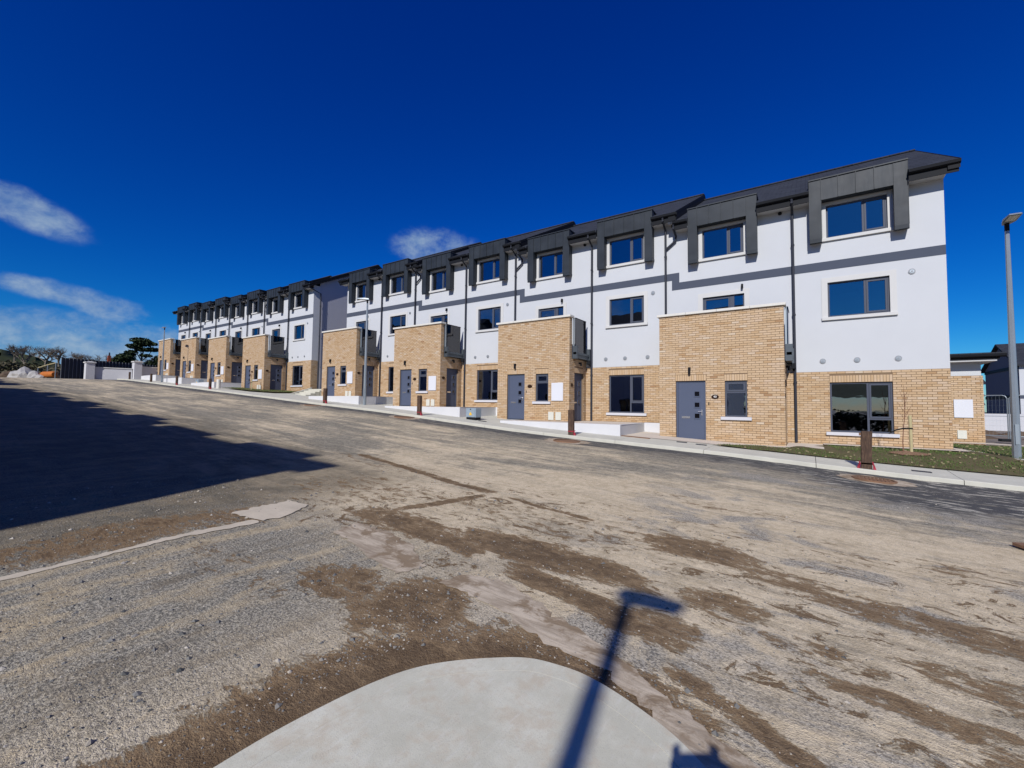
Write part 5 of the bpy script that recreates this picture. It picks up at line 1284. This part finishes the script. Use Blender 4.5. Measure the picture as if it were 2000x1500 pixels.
BT = [(-83.2, 150, .95, 0, 'faint leafless tree at the far left against the sky'), (-82.25, 118, .88, 1, 'leafless tree with pale trunk above the white rubble heap'), (-81.35, 112, .80, 2, 'broad leafless tree right of the pale trunk, above the orange tank'),
      (-80.55, 116, .84, 0, 'leafless tree just left of the dark fence'), (-79.2, 100, .62, 2, 'rounded leafless tree above the left end of the dark fence'), (-78.5, 104, .70, 1, 'leafless tree over the middle of the dark fence'), (-77.75, 100, .62, 0, 'leafless tree just left of the red chimney'), (-74.1, 120, .80, 2, 'thin leafless tree right of the umbrella-shaped evergreen')]
used = set()
for a, d, sc, k, lab in BT:
    t = protos[k] if k not in used else copy_tree(protos[k]); used.add(k); x, y = at_az(a, d); t.location = (x, y, zground(x, y) - .2); t.scale = (sc * 1.25, sc * 1.25, sc * .88); t.rotation_euler = (0, 0, a * 3.7); t['label'] = lab
def evergreen(a, d, hgt, lab, clumps, seed, trunk=True):
    x, y = at_az(a, d); z = zground(x, y) - .2; r = random.Random(seed); t = thing('evergreen_tree', lab, 'tree', (x, y, z)); ra = radians(a)
    mb = MB(); tops = []
    for (u, v, ru, rv, n) in clumps:      # u sideways (m, to the right), v height
        c = (x + cos(ra) * u * -1 * -1, y - sin(ra) * u * 1, z + v); tops.append(c); leaf_cloud(mb, c, ru, ru, rv, n, r, .22)
    mb.build('crown', M['needles'], t, tones=True)
    if trunk:
        mb = MB(); mb.tube([(x, y, z - .5), (x + .1, y, z + hgt * .35), (x, y + .1, z + hgt * .7)], [.28, .2, .1], 7)
        for c in tops[:7]: mb.tube([(x, y, z + max(.4, (c[2] - z) * .55)), ((x + c[0]) / 2, (y + c[1]) / 2, (z + c[2]) / 2 + (c[2] - z) * .22), c], [.09, .07, .03], 5)
        mb.build('trunk', M['bark'], t)
evergreen(-74.85, 105, 6.2, 'umbrella-shaped dark evergreen standing above the boundary wall', [(-.2, 6.6, 1.6, .55, 500), (.5, 6.1, 1.8, .5, 500), (-1.0, 5.5, 1.3, .45, 350), (1.6, 5.1, 1.2, .4, 330), (.2, 5.0, 1.5, .4, 330), (-1.4, 4.3, 1.0, .5, 260), (-2.0, 3.4, 1.5, .8, 420), (.6, 3.9, 1.0, .3, 180)], 3)
evergreen(-76.15, 100, 3.6, 'round dark evergreen between the red chimney and the umbrella-shaped evergreen', [(0, 3.0, 1.3, .9, 600), (-.9, 2.3, 1.1, 1.0, 450), (1.0, 2.2, 1.2, 1.0, 450), (0, 1.2, 1.6, 1.0, 400)], 4)
evergreen(-73.3, 105, 4.6, 'dark evergreen bush just left of the last porch', [(0, 3.4, 1.3, .8, 520), (.9, 2.5, 1.2, .9, 420), (-1.2, 2.4, 1.4, .8, 420), (0, 1.2, 1.8, 1.0, 400)], 5)
mb = MB(); r = random.Random(31)
for k in range(420):
    a = r.uniform(-90, -72); d = r.uniform(66, 108); x, y = at_az(a, d); s_ = r.uniform(.6, 1.25); tn = r.random()
    if -84 < a < -79.5 and r.random() < .35: continue
    for _ in range(42):
        u = Vector((r.gauss(0, 1), r.gauss(0, 1), abs(r.gauss(0, 1)))).normalized() * r.random() ** .4; p = Vector((x + u.x * s_ * 1.3, y + u.y * s_ * 1.3, zground(x, y) + u.z * s_ * 1.35)); d1 = Vector((r.gauss(0, 1), r.gauss(0, 1), r.gauss(0, .8))).normalized() * .22; d2 = d1.cross(Vector((r.gauss(0, 1), r.gauss(0, 1), 1))).normalized() * .13
        mb.face((p - d1, p + d2, p + d1, p - d2), 0, min(1, max(0, tn * .7 + r.uniform(0, .3))))
o = mb.build('winter_scrub', M['scrub'], None, tones=True); o['kind'] = 'stuff'; o['label'] = 'brown and green scrub below the hill at the end of the road'
x, y = at_az(-77.2, 92); z = zground(x, y)
ch = thing('brick_chimney', 'small red chimney rising above the dark fence', 'chimney', (x, y, z))
mb = MB(); mb.box(x - .17, x + .17, y - .17, y + .17, z - .5, z + 3.0); mb.build('stack', M['terracotta'], ch)
mb = MB(); mb.tube([(x, y, z + 3.0), (x, y, z + 3.5)], [.12, .08], 10); mb.build('pot', M['fence_dark'], ch)

# ------------------------------------------------------------------ the photographer, whose hands and phone throw the small shadow at the bottom edge
fh_ = Vector((fw.x, fw.y, 0)).normalized(); rh_ = Vector((fh_.y, -fh_.x, 0)); gz = pad_z((0, -.3))
def BP(r, f, z): return rh_ * r + fh_ * f + Vector((0, 0, z))
per = thing('person', 'person in a dark jacket behind the camera, holding up a phone with both hands', 'person', (BP(0, -.34, gz).x, BP(0, -.34, gz).y, gz))
def skin_mesh(name, joints, bones, mats, parent, root=0, sub=2, pick=None):
    me = bpy.data.meshes.new(name); base = WL[per.name_full]
    me.from_pydata([tuple(BP(*j[:3]) - base) for j in joints], bones, []); o = bpy.data.objects.new(name, me); COL.objects.link(o); o.parent = parent
    for q in mats: me.materials.append(q)
    sk = o.modifiers.new('skin', 'SKIN')
    if not me.skin_vertices: bpy.context.view_layer.objects.active = o
    for i, j in enumerate(joints):
        v = me.skin_vertices[0].data[i]; v.radius = (j[3], j[3] if len(j) < 5 else j[4]); v.use_root = i == root
    sb = o.modifiers.new('sub', 'SUBSURF'); sb.levels = sb.render_levels = sub; sk.use_smooth_shade = True
    return o
H = -gz
J = [(0, -.36, -.72, .155, .11), (0, -.36, -.52, .14, .105), (0, -.35, -.32, .165, .11), (0, -.34, -.20, .12, .09), (0, -.31, -.11, .055), (0, -.27, .0, .085, .095), (0, -.26, .07, .075, .085)]
Bn = [(0, 1), (1, 2), (2, 3), (3, 4), (4, 5), (5, 6)]
for sd in (-1, 1):
    k = len(J); J += [(sd * .18, -.34, -.21, .065), (sd * .27, -.22, -.38, .048), (sd * .15, -.075, -.12, .03), (sd * .112, -.05, -.055, .026, .018)]
    Bn += [(3, k), (k, k + 1), (k + 1, k + 2), (k + 2, k + 3)]
    k = len(J); J += [(sd * .10, -.36, -.82, .085), (sd * .11, -.34, -1.22, .058), (sd * .11, -.38, gz + .09, .042), (sd * .12, -.25, gz + .035, .038)]
    Bn += [(0, k), (k, k + 1), (k + 1, k + 2), (k + 2, k + 3)]
skin_mesh('body', J, Bn, [M['cloth']], per)
for sd in (-1, 1):
    palm = [(sd * .112, -.052, -.058, .024, .016), (sd * .100, -.046, -.020, .028, .014), (sd * .096, -.044, .004, .026, .012)]
    ho = skin_mesh('hand', palm, [(0, 1), (1, 2)], [M['skin']], per, 0, 2)
    for q in range(4):
        z0 = -.028 + q * .018; ln = (.82, .97, 1.0, .92)[q]
        fg = [(sd * .100, -.046, z0, .0085), (sd * .104, -.022, z0 + .006, .0082), (sd * (.104 - .022 * ln), -.012, z0 + .010, .0075), (sd * (.104 - .040 * ln), -.013, z0 + .012, .0065)]
        skin_mesh('finger', fg, [(0, 1), (1, 2), (2, 3)], [M['skin']], ho, 0, 1)
    th = [(sd * .104, -.060, -.030, .011), (sd * .088, -.064, -.006, .010), (sd * .070, -.058, .008, .0085)]
    skin_mesh('thumb', th, [(0, 1), (1, 2)], [M['skin']], ho, 0, 1)
hm = bmesh.new(); bmesh.ops.create_uvsphere(hm, u_segments=20, v_segments=14, radius=.102)
for v in hm.verts: v.co.z *= 1.12
me = bpy.data.meshes.new('hair'); hm.to_mesh(me); hm.free(); me.materials.append(M['bark']); o = bpy.data.objects.new('hair', me); COL.objects.link(o); o.parent = per; o.location = BP(0, -.285, .05) - WL[per.name_full]
pc = -fw * .034; mb = MB()
def PP(a, b, c): q = pc + r2 * a + u2 * b + fw * c; return (q.x, q.y, q.z)
mb.hexa([PP(-.082, -.052, -.006), PP(.078, -.052, -.006), PP(.078, -.052, .003), PP(-.082, -.052, .003)], [PP(-.082, .024, -.006), PP(.078, .024, -.006), PP(.078, .024, .003), PP(-.082, .024, .003)])
tag(mb.build('phone', M['black'], None, tuple(pc), bevel=.002), 'black phone held up in both hands behind the camera', 'phone')
